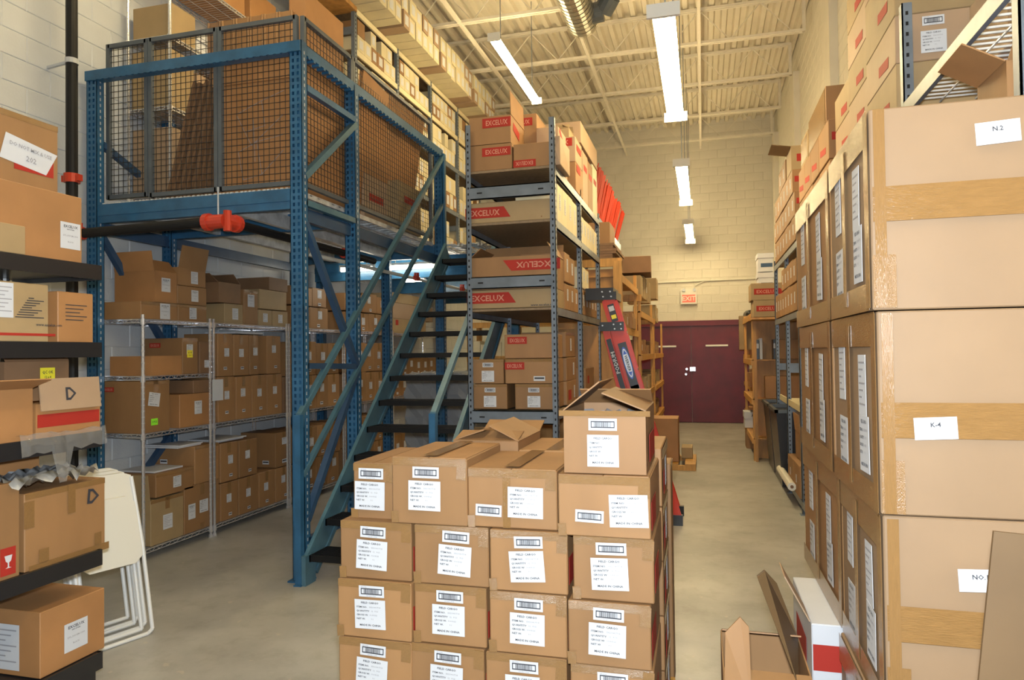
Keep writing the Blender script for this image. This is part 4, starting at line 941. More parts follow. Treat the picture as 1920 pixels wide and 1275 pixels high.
for i in range(6):
    m = MB(); dx = R.uniform(-.02, .05); m.box(-1.60, 8.45, 0, -1.02, 9.25, .030)
    tag(m.build('flattened_carton', 'card_dark', None, (dx, 0, 2.822+i*.0325)), f'flattened dark carton, {ordn(i)} up in the pile on the wooden rack', 'cardboard')
nn = 0
for (ya, yb, levs, nm) in ((8.6, 10.4, (.5, 1.2, 2.0), 'first pine rack'), (10.75, 13.0, (.45, 1.05, 1.65, 2.55), 'second pine rack'), (13.4, 15.9, (.45, 1.05, 1.65, 2.3), 'third pine rack')):
    for zi, z in enumerate(levs):
        top = z > 2.2; z_ = z+.003 if not top else z+.003
        if top: z_ = z+.003
        autorow(z_, ya, yb, .26 if not top else .38, f'from the near end on the {["lowest", "second", "third", "top"][zi]} board, {nm}', X=-.90, dep=.42, wmin=.24, wmax=.5, hv=.12, skip=.12, kind='mixed brown carton', tape='', decs=(lambda i, w, h: (('plain', 'r', 0, 0, (.6, .7)),) if i % 2 else ()), m='card_olive' if zi % 2 else 'card', xj=.06, far=(nm != 'first pine rack'))
carton('brown carton hanging over the second pine rack top', -1.05, 11.6, 2.94, .5, .9, .26, m='card_dark', rz=.06)
carton('pale round-cornered carton topmost on the third pine rack', -1.05, 13.9, 2.70, .4, .5, .40, m='card_olive')
# cartons on the floor at the aisle edge near the door
carton('orange brown carton on the floor below the pine racks, near the aisle', -.62, 10.6, .10, .5, .5, .62, m='card_orange')
t = thing('pallet', 'low film-wrapped pallet under the carton on the aisle floor', 'pallet', (-.55, 10.7, 0))
m = MB()
for i in range(4): m.box(-.45+i*.24, -.5, .07, -.30+i*.24, .5, .095)
m.box(-.45, -.5, 0, .42, -.42, .07); m.box(-.45, .42, 0, .42, .5, .07); m.build('pallet_boards', 'wood', t)
carton('small film wrapped carton beside it on the aisle floor pallet', -.26, 10.9, .10, .16, .4, .16, m='card_olive')

# ---- red step ladder leaning along the grey rack
t = thing('step_ladder', 'red and black folded ladder leaning on the pine rack by the aisle', 'ladder', (0, 0, 0))
LT, LB = Vector((-.90, 7.02, 2.21)), Vector((-.30, 7.02, .06)); d = (LT-LB).normalized()
m = MB(); m.bar(LB, LT+d*.06, .115, .03, 0, (0, 1, 0)); m.bar(LB+Vector((-.055, -.006, 0)), LT+Vector((-.055, -.006, 0)), .008, .045); m.bar(LB+Vector((.055, -.006, 0)), LT+Vector((.055, -.006, 0)), .008, .045)
m.build('side_rail', 'ladder', t)
m = MB(); m.bar(LB+Vector((0, .42, 0)), LT+Vector((0, .36, 0)), .1, .03, 0, (0, 1, 0)); m.build('side_rail', 'ladder', t)
RB = LB+Vector((-.21, 0, .0)); RT = LT+d*-.30+Vector((-.12, 0, 0))
m = MB(); m.bar(RB, RT, .07, .028, 0, (0, 1, 0)); m.build('rear_rail', 'ladder', t)
m = MB(); m.bar(RB+Vector((0, .42, 0)), RT+Vector((0, .36, 0)), .07, .028, 0, (0, 1, 0)); m.build('rear_rail', 'ladder', t)
m = MB(); a = LT+d*.03; m.box(a.x-.23, 6.99, a.z-.02, a.x+.05, 7.42, a.z+.10); m.box(a.x+.05, 6.99, a.z-.02, a.x+.08, 7.42, a.z+.06); m.build('top_cap', 'blackplastic', t)
m = MB(); b = LT-d*.27; m.box(b.x-.17, 6.975, b.z-.045, b.x+.07, 7.0, b.z+.045); m.build('spreader_plate', 'blackplastic', t)
m = MB()
for (x, z) in ((b.x-.14, b.z+.01), (b.x-.03, b.z+.02), (b.x+.04, b.z+.02), (b.x-.02, b.z-.025), (b.x+.045, b.z-.025), (a.x-.06, a.z+.06), (a.x+.02, a.z+.06), (a.x-.05, a.z+.01), (a.x+.03, a.z+.01)): m.tube((x, 6.968, z), (x, 6.99, z), .008, 8)
m.build('rivets', 'silver', t)
for i in range(5):
    p = LB+d*(.30+i*.40); m = MB(); m.box(p.x-.05, 7.03, p.z-.02, p.x+.05, 7.38, p.z+.02); m.build('step', 'silver', t)
for p in (LB, LB+Vector((0, .42, 0)), RB, RB+Vector((0, .42, 0))): m = MB(); m.box(p.x-.07, p.y-.03, .0, p.x+.08, p.y+.03, .10); m.build('foot', 'blackplastic', t)
ang = math.atan2(d.z, d.x)-math.pi/2
def sticker(nm, ctr, mbf, mats):
    m = MB(); mbf(m); o = m.build(nm, mats, t, (ctr.x, 6.984, ctr.z)); o.rotation_euler = (0, -ang, 0); return o
def s1(m):
    m.box(-.042, -.001, -.30, .042, 0, .18); n = 28
    pts = [(.036*math.cos(2*math.pi*i/n), -.0018, .165*math.sin(2*math.pi*i/n)-.03) for i in range(n)]; m.add(pts, [tuple(range(n))], 2)
    pts = [(.029*math.cos(2*math.pi*i/n), -.0024, .148*math.sin(2*math.pi*i/n)-.03) for i in range(n)]; m.add(pts, [tuple(range(n))], 1)
    m.add([(-.02, -.003, .06), (.02, -.003, .06), (0, -.003, .105)], [(0, 1, 2)], 2); m.add([(-.02, -.003, -.12), (.02, -.003, -.12), (0, -.003, -.165)], [(0, 2, 1)], 2)
    dtext(m, 'WERNER', .040, -.013, .048, 3, 'LEFT', y=-.0032, rot=-math.pi/2)
sticker('rail_sticker', LT-d*.62, s1, ['blackplastic', 'silver', 'bluecap', 'ink'])
def s2(m): m.box(-.033, -.001, -.09, .033, 0, .09); m.box(-.026, -.002, .02, .026, -.001, .07, 1); m.box(-.024, -.002, -.06, .024, -.001, -.02, 2)
sticker('warning_label', LT-d*.13, s2, ['blackplastic', 'paper', 'yellow'])
def s3(m): m.box(-.024, -.001, -.30, .024, 0, .24); dtext(m, 'PODIUM', .052, .019, -.12, 1, 'LEFT', 1.15, y=-.0018, rot=math.pi/2)
sticker('rail_sticker', RT-(LT-LB).normalized()*.34, s3, ['blackplastic', 'paper'])
def s4(m): m.box(-.045, -.001, -.14, .045, 0, .14); dtext(m, 'CAUTION', .018, 0, .05, 1, 'CENTER', y=-.0018)
sticker('caution_label', LT-d*1.02, s4, ['paper', 'ink'])

# ================================================================== RIGHT HAND RACK
RX = .95; RY = [2.46, 3.72, 5.1, 6.4, 7.70, 8.86, 10.1]
t = thing('storage_rack', 'grey steel rack along the right wall, its far posts bare at the aisle', 'rack', (0, 0, 0))
for i, y in enumerate(RY):
    z1 = 3.36 if y < 4 else 2.90
    for x, s in ((RX, 1), (RX+.66, -1)):
        m = MB(); m.box(min(x, x+s*.045), y, .008, max(x, x+s*.045), y+.006, z1); m.box(min(x, x+s*.006), y, .008, max(x, x+s*.006), y+.05, z1); m.box(x-.02, y-.02, 0, x+.05, y+.07, .008); z = .1
        while z < z1-.04:
            m.box(x+s*.022-.006, y-.0015, z, x+s*.022+.006, y, z+.018, 1); z += .0508
        m.build('post', ['greysteel', 'black'], t)
    for z in (.95, 1.42): m = MB(); m.box(RX+.03, y+.008, z, RX+.63, y+.016, z+.09); m.build('tie_beam', 'greysteel', t)
for i in range(len(RY)-1):
    for z in ((.14, 2.10, 2.83) if i > 1 else (.14, 2.05, 2.88)):
        if i == 5 and z == .14: continue
        for x in (RX, RX+.64): m = MB(); m.box(x, RY[i]+.05, z-.07, x+.02, RY[i+1], z-.004); m.build('shelf_beam', 'greysteel', t)
        m = MB()
        if i < 2:
            k = RY[i]+.06
            while k < RY[i+1]-.03: m.box(RX+.02, k, z-.012, RX+.64, k+.006, z-.004); k += .05
            for xx in (.15, .30, .45): m.box(RX+xx, RY[i]+.05, z-.018, RX+xx+.006, RY[i+1], z-.012)
            m.build('wire_deck', 'galv', t)
        else: m.box(RX+.02, RY[i], z-.022, RX+.64, RY[i+1], z-.003); m.build('shelf_board', 'particle', t)
def rrow(z, y0, y1, hh, sh, **k): autorow(z, y0, y1, hh, sh, X=RX-.01, side=1, dep=.45, face='l', **k)
rd = lambda i, w, h: (('plain', 'l', 0, 0, (.7, h*3)), ('red', 'f', -.12, .02, (.14, .06)))
rd2 = lambda i, w, h: (('red', 'l', -.02, -.04, (.26, .05), .12), ('red', 'f', -.12, .02, (.14, .06)))
carton('big carton partly behind the pale stack, standing under the near wire deck', 1.28, 3.22, 2.054, .5, .44, .50, m='card_orange', dec=(('plain', 'f', .05, .05),))
carton('tall open carton with bright taped edge under the near wire deck', 1.24, 2.85, 2.054, .46, .26, .62, m='card', open_=True, dec=(('plain', 'l', 0, 0, (1, 1.5)),), flaps=(('l', .15, 150), ('f', .12, 140)))
carton('narrow open carton behind the tall one under the near wire deck', 1.18, 3.56, 2.054, .4, .14, .48, m='card_olive')
carton('pale carton with green mark high above the near wire deck', 1.38, 3.35, 2.886, .4, .4, .34, m='card_pale', dec=(('lime', 'l', 0, .05, (.3, .8)),))
# tall columns of banded cartons
for ci, (ya, yb, hs) in enumerate(((3.86, 4.50, (.235, .24, .34, .3)), (4.53, 5.07, (.235,)*5), (5.10, 5.62, (.23,)*3))):
    zz = 2.886-.05*(ci > 0)
    for k, hh in enumerate(hs):
        dk = [('red', 'l', .08, -.05, (.20, .055), .08)]
        if ci == 0 and k == 1: dk += [('bar', 'f', -.08, .075), ('ship', 'f', -.08, -.03, (1, .95))]
        carton(f'pale carton with faded red print, {ORD[k]} up in the {["nearest", "second", "third"][ci]} tall column', RX+.255+ci*.01, (ya+yb)/2, zz, .5, yb-ya-.006, hh, m='card_pale' if k % 2 else 'card_olive', dec=dk); zz += hh+.002
rrow(2.834, 5.66, 7.6, .30, 'from the near end of the lower row, top of the right rack', wmin=.38, wmax=.5, decs=rd2, kind='taped carton')
rrow(2.834+.302, 5.70, 7.5, .30, 'from the near end of the middle row, top of the right rack', wmin=.38, wmax=.5, decs=rd2, kind='taped carton')
rrow(2.834+.604, 6.3, 7.5, .30, 'from the near end of the highest row, top of the right rack', wmin=.38, wmax=.5, kind='film wrapped brown carton', sh_=0) if False else None
carton('film wrapped brown carton with red print, bulging high over the right rack', 1.2, 6.3, 3.44, .5, .9, .30, m='card', dec=(('red', 'f', .1, .05, (.12, .09)), ('tape', 'l', 0, 0, (.85, .28))), sag=.02)
carton('small film wrapped carton behind the bulging one, right rack top', 1.18, 7.05, 3.44, .46, .45, .26, m='card_olive', dec=(('tape', 'l', 0, 0, (.4, .2)),), sag=.015)
rrow(2.834, 7.75, 10.0, .26, 'from the bare post on the top shelf lower row, right rack', wmin=.26, wmax=.34, decs=rd, kind='banded carton')
rrow(2.834+.262, 7.75, 10.0, .26, 'from the bare post on the top shelf upper row, right rack', wmin=.26, wmax=.34, decs=rd, kind='banded carton')
rrow(2.834+.524, 7.9, 9.9, .26, 'from the bare post in the third row over the right rack', wmin=.28, wmax=.36, decs=rd, kind='banded carton')
rrow(2.834+.786, 8.5, 9.3, .26, 'in the topmost row over the right rack', wmin=.36, wmax=.40, decs=rd, kind='banded carton')
carton('open pale carton at the top of the far right rack with one flap out', 1.17, 8.2, 3.62, .45, .42, .26, m='card_olive', open_=True, dec=(('red', 'f', -.1, 0, (.14, .08)),), flaps=(('l', .2, 170),))
rrow(2.104, 7.75, 10.0, .30, 'from the bare post on the second shelf, right rack', wmin=.22, wmax=.3, decs=rd, kind='carton with red end')
rrow(2.104+.302, 7.75, 9.2, .26, 'in the upper row on the second shelf, right rack', wmin=.24, wmax=.3, decs=rd, kind='carton with red end')
rrow(2.104, 5.2, 7.6, .33, 'on the second shelf beside the pale stack, right rack', wmin=.3, wmax=.4, decs=rd, kind='brown carton')
rrow(.144, 7.80, 8.95, .34, 'from the bare post on the floor shelf, right rack', wmin=.45, wmax=.6, decs=(lambda i, w, h: (('plain', 'l', 0, 0, (.6, .6)),)), kind='brown carton', m='card')
rrow(.144, 5.3, 7.55, .42, 'on the floor shelf next to the pale stack, right rack', wmin=.4, wmax=.6, decs=(lambda i, w, h: ()), kind='tan carton', m='card')
carton('open brown carton with raised flap on the floor cartons, right rack', 1.22, 8.3, .488, .45, .5, .3, open_=True, flaps=(('l', .2, 95), ('b', .2, 95)))
# cylinders and tray on the middle of the rack
t = thing('work_tray', 'pale tray shelf with white rolls between the bare grey posts', 'tray', (1.28, 8.8, 1.04))
m = MB(); m.box(-.32, -1.0, 0, .3, 1.0, .02); m.box(-.32, -1.0, .02, -.30, 1.0, .07); m.build('tray_body', 'card_white', t)
t = thing('film_roll', 'white film roll lying on the pale tray between the grey posts', 'roll', (1.2, 8.5, 1.145))
m = MB(); m.tube((0, -.35, 0), (0, .35, 0), .06, 14); m.build('roll_body', 'whiteplastic', t); m = MB(); m.tube((0, -.40, 0), (0, .40, 0), .02, 10); m.build('roll_core', 'card', t)
t = thing('film_roll', 'white film roll end sticking out of the lowest right rack shelf', 'roll', (.90, 8.72, .21))
m = MB(); m.tube((0, -.6, 0), (0, .6, 0), .045, 14); m.build('roll_body', 'whiteplastic', t); m = MB(); m.tube((0, -.61, 0), (0, .61, 0), .018, 10); m.build('roll_core', 'card_dark', t)
# black bins
for i, (y, lb) in enumerate(((9.36, 'black plastic bin with scuffed side behind the first bare post'), (10.35, 'black plastic bin further down beside the brown floor carton'))):
    t = thing('black_bin', lb, 'bin', (1.17, y+.23, .0)); m = MB(); m.add([(-.26, -.42, .02), (.26, -.42, .02), (.26, .42, .02), (-.26, .42, .02), (-.32, -.46, .92), (.32, -.46, .92), (.32, .46, .92), (-.32, .46, .92)], [(0, 3, 2, 1), (0, 1, 5, 4), (1, 2, 6, 5), (2, 3, 7, 6), (3, 0, 4, 7)])
    m.box(-.30, -.44, .90, .30, .44, .915); m.build('bin_body', 'blackplastic', t)
    m = MB(); m.box(-.34, -.48, .92, .34, -.44, .96); m.box(-.34, .44, .92, .34, .48, .96); m.box(-.34, -.48, .92, -.30, .48, .96); m.box(.30, -.48, .92, .34, .48, .96); m.build('rim', 'greyframe', t)
    m = MB(); m.box(-.2, -.45, .3, .2, -.43, .36); m.build('ledge', 'greyframe', t)
# wooden rack beyond, facing the camera, with banker boxes and banded cartons
t = wood_bay('brown plywood rack at the end of the right rack, facing the aisle', .72, 1.60, 11.3, 13.4, 2.30, (.35, .95, 1.55, 2.25))
m = MB(); m.box(.76, 11.6, 0, 1.6, 11.62, 2.2); m.build('back_panel', 'ply', t)
t = wood_bay('darker pine rack last before the maroon door on the right', .88, 1.60, 13.6, 16.4, 2.25, (.40, 1.0, 1.6))
o = carton('carton with slanted red logo band, lower of two jutting into the aisle', .93, 10.93, 2.17, .44, .55, .24, m='card_olive', dec=(('band', 'f', .0, 0, (.72, .8)),))
o = carton('carton with slanted red logo band, upper of two jutting into the aisle', .91, 10.93, 2.413, .46, .55, .245, m='card_olive', dec=(('band', 'f', -.0, 0, (.76, .85)),))
m = MB(); m.box(.68, 10.64, 2.135, 1.60, 11.28, 2.165); m.box(.74, 11.2, 0, .78, 11.24, 2.135); m.box(1.55, 11.2, 0, 1.59, 11.24, 2.135)
tag(m.build('table_shelf', 'ply'), 'plywood ledge on posts holding the two banded cartons', 'shelf')
carton('small brown carton on the plywood rack middle board', 1.22, 11.35, 1.553, .32, .22, .30, m='card')
carton('low orange carton on the plywood rack lower board', 1.15, 11.4, .953, .5, .19, .34, m='card_orange')
for i in range(3):
    t = thing('archive_box', f'white archive box with blue stripe, {["lowest", "middle", "top"][i]} of three on the right wooden rack', 'box', (.95, 11.62, 2.303+i*.30))
    m = MB(); m.box(-.11, -.20, 0, .11, .20, .21); m.build('body', 'paper', t); m = MB(); m.box(-.12, -.21, .21, .12, .21, .285); m.build('lid', 'paper', t)
    m = MB(); m.box(-.07, -.2015, .07, .10, -.20, .13); m.build('blue_stripe', 'navy', t)
for i in range(4):
    m = MB(); h = .30+.02*(i % 2); m.box(-.02, -.14, 0, .02, .14, h); m.box(-.021, -.142, h*.55, .021, -.14, h*.8, 1)
    tag(m.build('binder', ['paper' if i % 2 else 'blackplastic', 'paper'], None, (.80+i*.05+(.15 if i > 1 else 0), 11.44, 1.553)), f'upright file binder, {ordn(i)} from the aisle on the plywood rack', 'binder')
carton('pale carton hung at the aisle edge of the far plywood rack', .78, 13.5, 1.70, .28, .18, .62, m='card_olive')
t = thing('archive_box', 'white lidded box on a brown carton on the floor before the door', 'box', (.92, 12.9, .36)); m = MB(); m.box(-.25, -.22, 0, .22, .2, .16); m.build('body', 'paper', t)
m = MB(); m.box(-.26, -.235, .16, .23, .21, .27); m.build('lid', 'paper', t); m = MB(); dtext(m, 'ARCHIVE', .07, 0, .19, 0, 'CENTER', y=-.237); m.build('lettering', 'ink', t)
carton('brown carton on the floor under the white lidded box', .92, 12.9, .0, .46, .4, .357, m='card')
for k, z in enumerate((.403, 1.003, 1.603)):
    for j in range(3): carton(f'jumbled far carton, {ordn(j)} on the {["lowest", "middle", "top"][k]} board by the door', .98+.06*j, 13.9+j*.6, z, .34, .4, .22+.05*((j+k) % 3), m=('card_orange', 'card', 'card_olive')[j])
t = thing('black_bag', 'black cloth bag slung on top of the far right pine rack', 'bag', (.86, 13.9, 2.255)); m = MB(); m.tube((0, -.3, .09), (0, .3, .10), .09, 12, r2=.11); m.tube((.0, -.36, .09), (0, -.3, .09), .04, 12, r2=.09); m.build('bag_body', 'black', t)

# ================================================================== PALE STACK of big cartons, right foreground
PX0 = .478; cols = ((2.2, 2.87), (2.885, 3.84)); zs = (.052, .642, 1.225, 1.808, 2.392)
nmz = ['lowest', 'second', 'third', 'top']
for ci, (ya, yb) in enumerate(cols):
    for k in range(4):
        if ci == 1 and k == 0: continue
        h = zs[k+1]-zs[k]-.004; w_ = .63; rz = (0, .012, -.008, .006)[k]*(1 if ci else -1)
        x = PX0+w_/2+(0, .012, .0, -.004)[k]; dd = yb-ya-.012
        dl = []
        for q, uu in enumerate((-dd*.27, dd*.22)):
            dl += [('plain', 'l', uu, .10-.03*q, (1.0, 1.35), R.uniform(-.04, .04)), ('ship', 'l', uu+.02, -.14+.03*q, (1.1, 1.5), R.uniform(-.04, .04))]
        dl += [('tape', 'l', 0, h/2-.05, (dd*.98, .10)), ('tape', 'l', 0, -h/2+.04, (dd*.98, .08)), ('tape', 'l', dd*.48, 0, (.05, h*.98)), ('tape', 'l', -dd*.04, 0, (.045, h*.9))]
        if ci == 0: dl += [('tape', 'f', 0, (-.02, -.01, -.02, .012)[k], (w_*.99, .10)), ('tape', 'f', -w_/2+.03, -h*.36, (.06, h*.26)), ('tape', 'f', -w_/2+.022, 0, (.03, h*.98))]
        o = carton(f'huge pale taped carton, {nmz[k]} in the {["front", "rear"][ci]} column of the right foreground stack', x, (ya+yb)/2, zs[k], w_, dd, h, rz=rz, m='card_near' if ci == 0 else 'card', dec=dl, sag=.006)
        if ci == 0 and k in (3, 2, 1):
            m = MB(); sheet(m, .108, .062); dtext(m, ('NO.1', 'K-4', 'N.2')[k-1], .018, 0, .004, 1, 'CENTER'); c = m.build('small_label', ['paper', 'ink'], o)
            q = P(*((1840, 1088), (1750, 803), (1870, 250))[k-1], Y=ya); c.location = (q.x-x, -dd/2-.016, q.z-zs[k]); c.rotation_euler = (0, -.05, 0)
t = thing('pallet', 'pallet under the pale right foreground stack', 'pallet', (PX0+.32, 2.55, 0)); m = MB()
for i in range(4): m.box(-.31, -.34+i*.17, .03, .31, -.22+i*.17, .05)
m.box(-.31, -.34, 0, -.22, .32, .03); m.box(.22, -.34, 0, .31, .32, .03); m.build('pallet_boards', 'wood', t)
# under the rear column: white carton with red band
o = carton('white carton with red band and raised flap under the rear of the pale stack', .565, 3.22, .0, .36, .58, .636, m='paper', open_=False, dec=(('red', 'f', 0.0, .19, (.352, .10)), ('red', 'l', 0, .16, (.3, .10)), ('tape', 'f', 0, -.18, (.35, .07))))
flap(o, .36, .58, .636, 'l', .19, 118, 'card_pale', wid=.2, shift=-.17)
carton('brown taped carton under the rear of the pale stack, behind the white one', 1.02, 3.55, .0, .5, .5, .636, m='card')
# leaning board and open boxes at the lower right
m = MB(); a = Vector((.60, 1.72, .2)); m.add([(.46, 1.66, .3), (.90, 1.66, .3), (.90, 1.74, 1.28), (.60, 1.74, 1.30), (.46, 1.668, .3), (.90, 1.668, .3), (.90, 1.748, 1.28), (.60, 1.748, 1.30)],
      [(0, 1, 2, 3), (7, 6, 5, 4), (0, 4, 5, 1), (1, 5, 6, 2), (2, 6, 7, 3), (3, 7, 4, 0)])
tb = carton('open dark tan carton at the lower right edge, its tall flap raised', .80, 1.95, .0, .66, .42, .55, m='card', open_=True)
me = m.mesh('flap', 'card_brown'); fo = link('flap', me, tb, (-.80, -1.95, -.0008))
o = carton('open taped carton at the bottom right with dark flap folded out', .185, 2.60, .0, .28, .46, .62, m='card', open_=True, dec=(('tape', 'f', 0, .18, (.27, .06)), ('tape', 'f', 0, -.05, (.27, .05)), ('tape', 'f', -.13, 0, (.02, .6))), flaps=(('b', .13, 20), ('f', .10, 5)))
def slab(pts, th, nm, mt, par):
    n = len(pts); q = [(x, y+th, z) for x, y, z in pts]; mb = MB().add(list(pts)+q, [tuple(range(n)), tuple(range(2*n-1, n-1, -1))]+[(i, i+n, (i+1) % n+n, (i+1) % n) for i in range(n)]); return mb.build(nm, mt, par)
slab([(.09, -.20, .62), (.139, .22, .62), (.075, .30, .79), (.03, .30, .84), (.0, .28, .82)], .007, 'flap', 'card_brown', o)
slab([(-.139, -.22, .56), (-.055, -.24, .56), (-.058, -.20, .80), (-.085, -.20, .83), (-.132, -.21, .78)], .007, 'flap', 'card', o)

# ================================================================== FOREGROUND PALLET of labelled cartons
t = thing('pallet', 'wooden pallet under the central block of labelled cartons', 'pallet', (-.80, 3.05, 0)); m = MB()
for i in range(6): m.box(-.64, -.50+i*.175, .085, .64, -.40+i*.175, .105)
for x in (-.64, -.05, .54): m.box(x, -.5, .0, x+.10, .475, .085)
m.build('pallet_boards', 'wood', t)
FYc = 2.55; bh = .232
rowsz = [.106+i*bh for i in range(5)]
lblr = ['fourth row down', 'third row down', 'second row down', 'top row']
rng = random.Random(11)
edges = {4: (((662, 737, .07, -.01), (735, 877, 0, 0), (877, 1046, .012, 0), (1047, 1222, -.04, .0)), 'top row'),
         3: (((637, 771, .01, 0), (775, 915, .012, 0), (917, 1064, .0, 0), (1073, 1226, -.02, 0)), 'second row down'),
         2: (((632, 771, .0, 0), (775, 911, .015, 0), (915, 1061, .0, 0), (1062, 1219, -.03, 0)), 'third row down'),
         1: (((632, 768, .0, 0), (768, 906, .01, 0), (908, 1061, .0, 0), (1064, 1222, -.02, 0)), 'fourth row down'),
         0: (((634, 768, .0, 0), (770, 908, .01, 0), (910, 1060, .0, 0), (1064, 1222, -.02, 0)), 'hidden lowest row')}
cn = ['leftmost', 'second from left', 'third from left', 'rightmost']
for r_, (es, rn) in edges.items():
    for i, (a, b, dy, dz) in enumerate(es):
        Y = FYc+dy; X0, X1 = P(a, 1000, Y=Y).x, P(b, 1000, Y=Y).x; h = bh-.004
        if r_ == 4: h += (.0, .03, .0, .0)[i]-(0, 0, .006, .01)[i]
        uu = {4: (-.005, -.01, .03, .06), 3: (.0, .03, .0, .0), 2: (0, .01, .0, .0), 1: (0, 0, 0, 0), 0: (0, 0, 0, 0)}[r_][i]+rng.uniform(-.008, .008)
        ti = rng.uniform(-.04, .06) if not (r_ == 3 and i == 2) else -.07
        if r_ == 4 and i >= 2: dk = [('bar', 'f', uu-.115, -.045+.01*(i == 3), (1.05, .95), .03), ('ship', 'f', uu+(.03 if i == 2 else .025), -.01, (1.2, 1), ti)]
        else: dk = [('bar', 'f', uu, .074, (1.12, .95), ti*.6), ('ship', 'f', uu-.006, -.016, (1.17, 1.0), ti)]
        dk = [('tape', 'f', 0, h/2-.015, ((X1-X0)*.97, .030)), ('red', 'r', -.12, -.03, (.20, .10)), ('tape', 'f', (X1-X0)*.43, h*.33, (.04, .07), .05), ('tape', 'f', -(X1-X0)*.45, -h*.40, (.03, .045), -.05)] + dk
        if r_ == 4 and i in (1, 2): dk += [('tape', 't', 0, 0, (.06, .44))]
        if r_ == 4 and i == 2: dk.insert(0, ('tape', 'f', -.02, 0, (.03, .22)))
        w_ = X1-X0
        o = carton(f'labelled brown carton, {cn[i]} in the {rn}, central pallet front', (X0+X1)/2, Y+.235, rowsz[r_]+dz+(0.004 if r_ == 4 and False else 0), w_-.004, .47, h, rz=rng.uniform(-.012, .012), dec=dk, m='card', sag=.003)
        if r_ == 4: # closed top flaps with a centre seam
            m = MB(); m.box(-w_/2+.004, -.233, h, -.0025, .233, h+.003); m.build('flap', 'card', o); m = MB(); m.box(.0025, -.233, h, w_/2-.006, .233, h+.003); m.build('flap', 'card', o)
# rear rows
for r_ in range(5):
    for i in range(4):
        X0 = -1.45+i*.318; h = bh-.004
        if r_ == 4 and i == 0: continue
        if r_ == 4 and i == 1:
            o = carton('open carton with two raised flaps behind the top row of the pallet block', X0+.165, 3.27, rowsz[r_], .31, .44, h+.035, m='card', open_=True, flaps=(('l', .155, 18), ('r', .155, 26), ('b', .13, 160), ('f', .13, 14))); continue
        dk = [('tape', 't', 0, 0, (.06, .43))] if r_ == 4 else []
        if i == 3: dk += [('plain', 'r', .05, -.01, (.9, .9)), ('tape', 'r', 0, h/2-.02, (.4, .04)), ('red', 'r', -.12, -.03, (.10, .10))]
        carton(f'brown carton, {cn[i]} in the rear file, {["lowest", "second", "third", "fourth", "top"][r_]} layer of the pallet block', X0+.159, 3.28, rowsz[r_], .312, .45, h+(.02 if (r_ == 4 and i == 3) else 0), dec=dk, m='card')
# topmost open carton
zt = rowsz[4]+bh-.008
X0, X1 = P(1058, 880, Y=2.53).x, P(1212, 880, Y=2.53).x
o = carton('open carton of grey film standing alone on the central pallet block', (X0+X1)/2, 2.53+.22, zt, X1-X0, .44, .225, m='card', open_=True,
           dec=(('bar', 'f', -.005, .065, (1.05, .95)), ('ship', 'f', -.005, -.03, (1.0, 1)), ('tape', 'f', 0, .105, (.33, .02)), ('red', 'r', .0, -.03, (.26, .10))),
           flaps=(('r', .17, 22), ('l', .17, 38), ('b', .12, 30)))
m = MB(); rg = random.Random(5); n = 9; X = (X1-X0)/2-.015
g = [[(-X+2*X*i/n, -.20+.40*j/n, .155+rg.uniform(0, .05)) for j in range(n+1)] for i in range(n+1)]
m.add([p for r_ in g for p in r_], [(i*(n+1)+j, (i+1)*(n+1)+j, (i+1)*(n+1)+j+1, i*(n+1)+j+1) for i in range(n) for j in range(n)]); fm = m.build('plastic_film', 'film_grey', o)
carton('narrow pale carton standing at the rear right of the pallet block', -.215, 3.72, .0, .09, .2, 1.13, m='card', tape='E')
# pallet jack
t = thing('pallet_jack', 'blue pallet jack just showing at the right of the pallet block', 'pallet jack', (-.30, 3.72, 0))
m = MB(); m.box(-.25, .02, .03, .07, .20, .34); m.box(-.2, .04, .34, .02, .16, .40); m.build('body', 'bluecap', t)
m = MB(); m.tube((.09, -.02, .05), (.09, -.02, .55), .012, 8); m.tube((-.27, -.02, .05), (-.27, -.02, .55), .012, 8); m.tube((-.27, -.02, .55), (.09, -.02, .55), .012, 8); m.build('guard_bar', 'bluecap', t)
m = MB(); m.tube((-.14, .11, .05), (-.04, .11, .05), .05, 14); m.build('wheel', 'blackplastic', t)
m = MB(); m.tube((-.09, .12, .38), (-.09, .30, 1.08), .016, 10); m.tube((-.22, .30, 1.08), (.04, .30, 1.08), .014, 10); m.build('handle', 'black', t)

# ================================================================== BLACK SHELVING, left foreground
t = thing('black_shelving', 'black plastic shelving of opened cartons at the left edge', 'shelving', (0, 0, 0))
BX0, BX1, BY0, BY1 = -3.50, -2.94, 1.2, 2.86
for z, th in ((2.165, .05), (1.775, .05), (1.33, .055), (.735, .055), (.225, .06)):
    m = MB(); m.box(BX0, BY0, z-th, BX1, BY1, z-.012); m.box(BX0, BY0, z-.012, BX1, BY1, z); m.box(BX1-.015, BY0, z-th-.02, BX1+.004, BY1+.004, z+.004); m.box(BX0, BY1-.015, z-th-.02, BX1, BY1+.004, z+.004)
    m.build('shelf', 'blackplastic', t)
for x in (BX0+.03, ):
    for y in (BY0+.05, BY1-.08):
        m = MB(); m.tube((x, y, 0), (x, y, 2.14), .022, 10); m.build('post', 'blackplastic', t)
m = MB(); m.tube((BX1-.05, BY0+.05, 0), (BX1-.05, BY0+.05, 2.14), .022, 10); m.build('post', 'blackplastic', t)
m = MB(); m.box(BX0+.02, BY0, 0, BX1-.015, BY1-.02, .145); m.build('base', 'blackplastic', t)
def lX(label, z, a, b, h, dep=.45, X=-2.96, **k): return boxX(label, X, z, a, b, 0, dep, -1, h=h, **k)
z = 2.166
o, *_ = lX('long tan carton with white name label on the topmost black shelf', z, -60, 155, .33, .48, m='card_orange', dec=(('name', 'r', .21, -.035, (.85, .85)),))
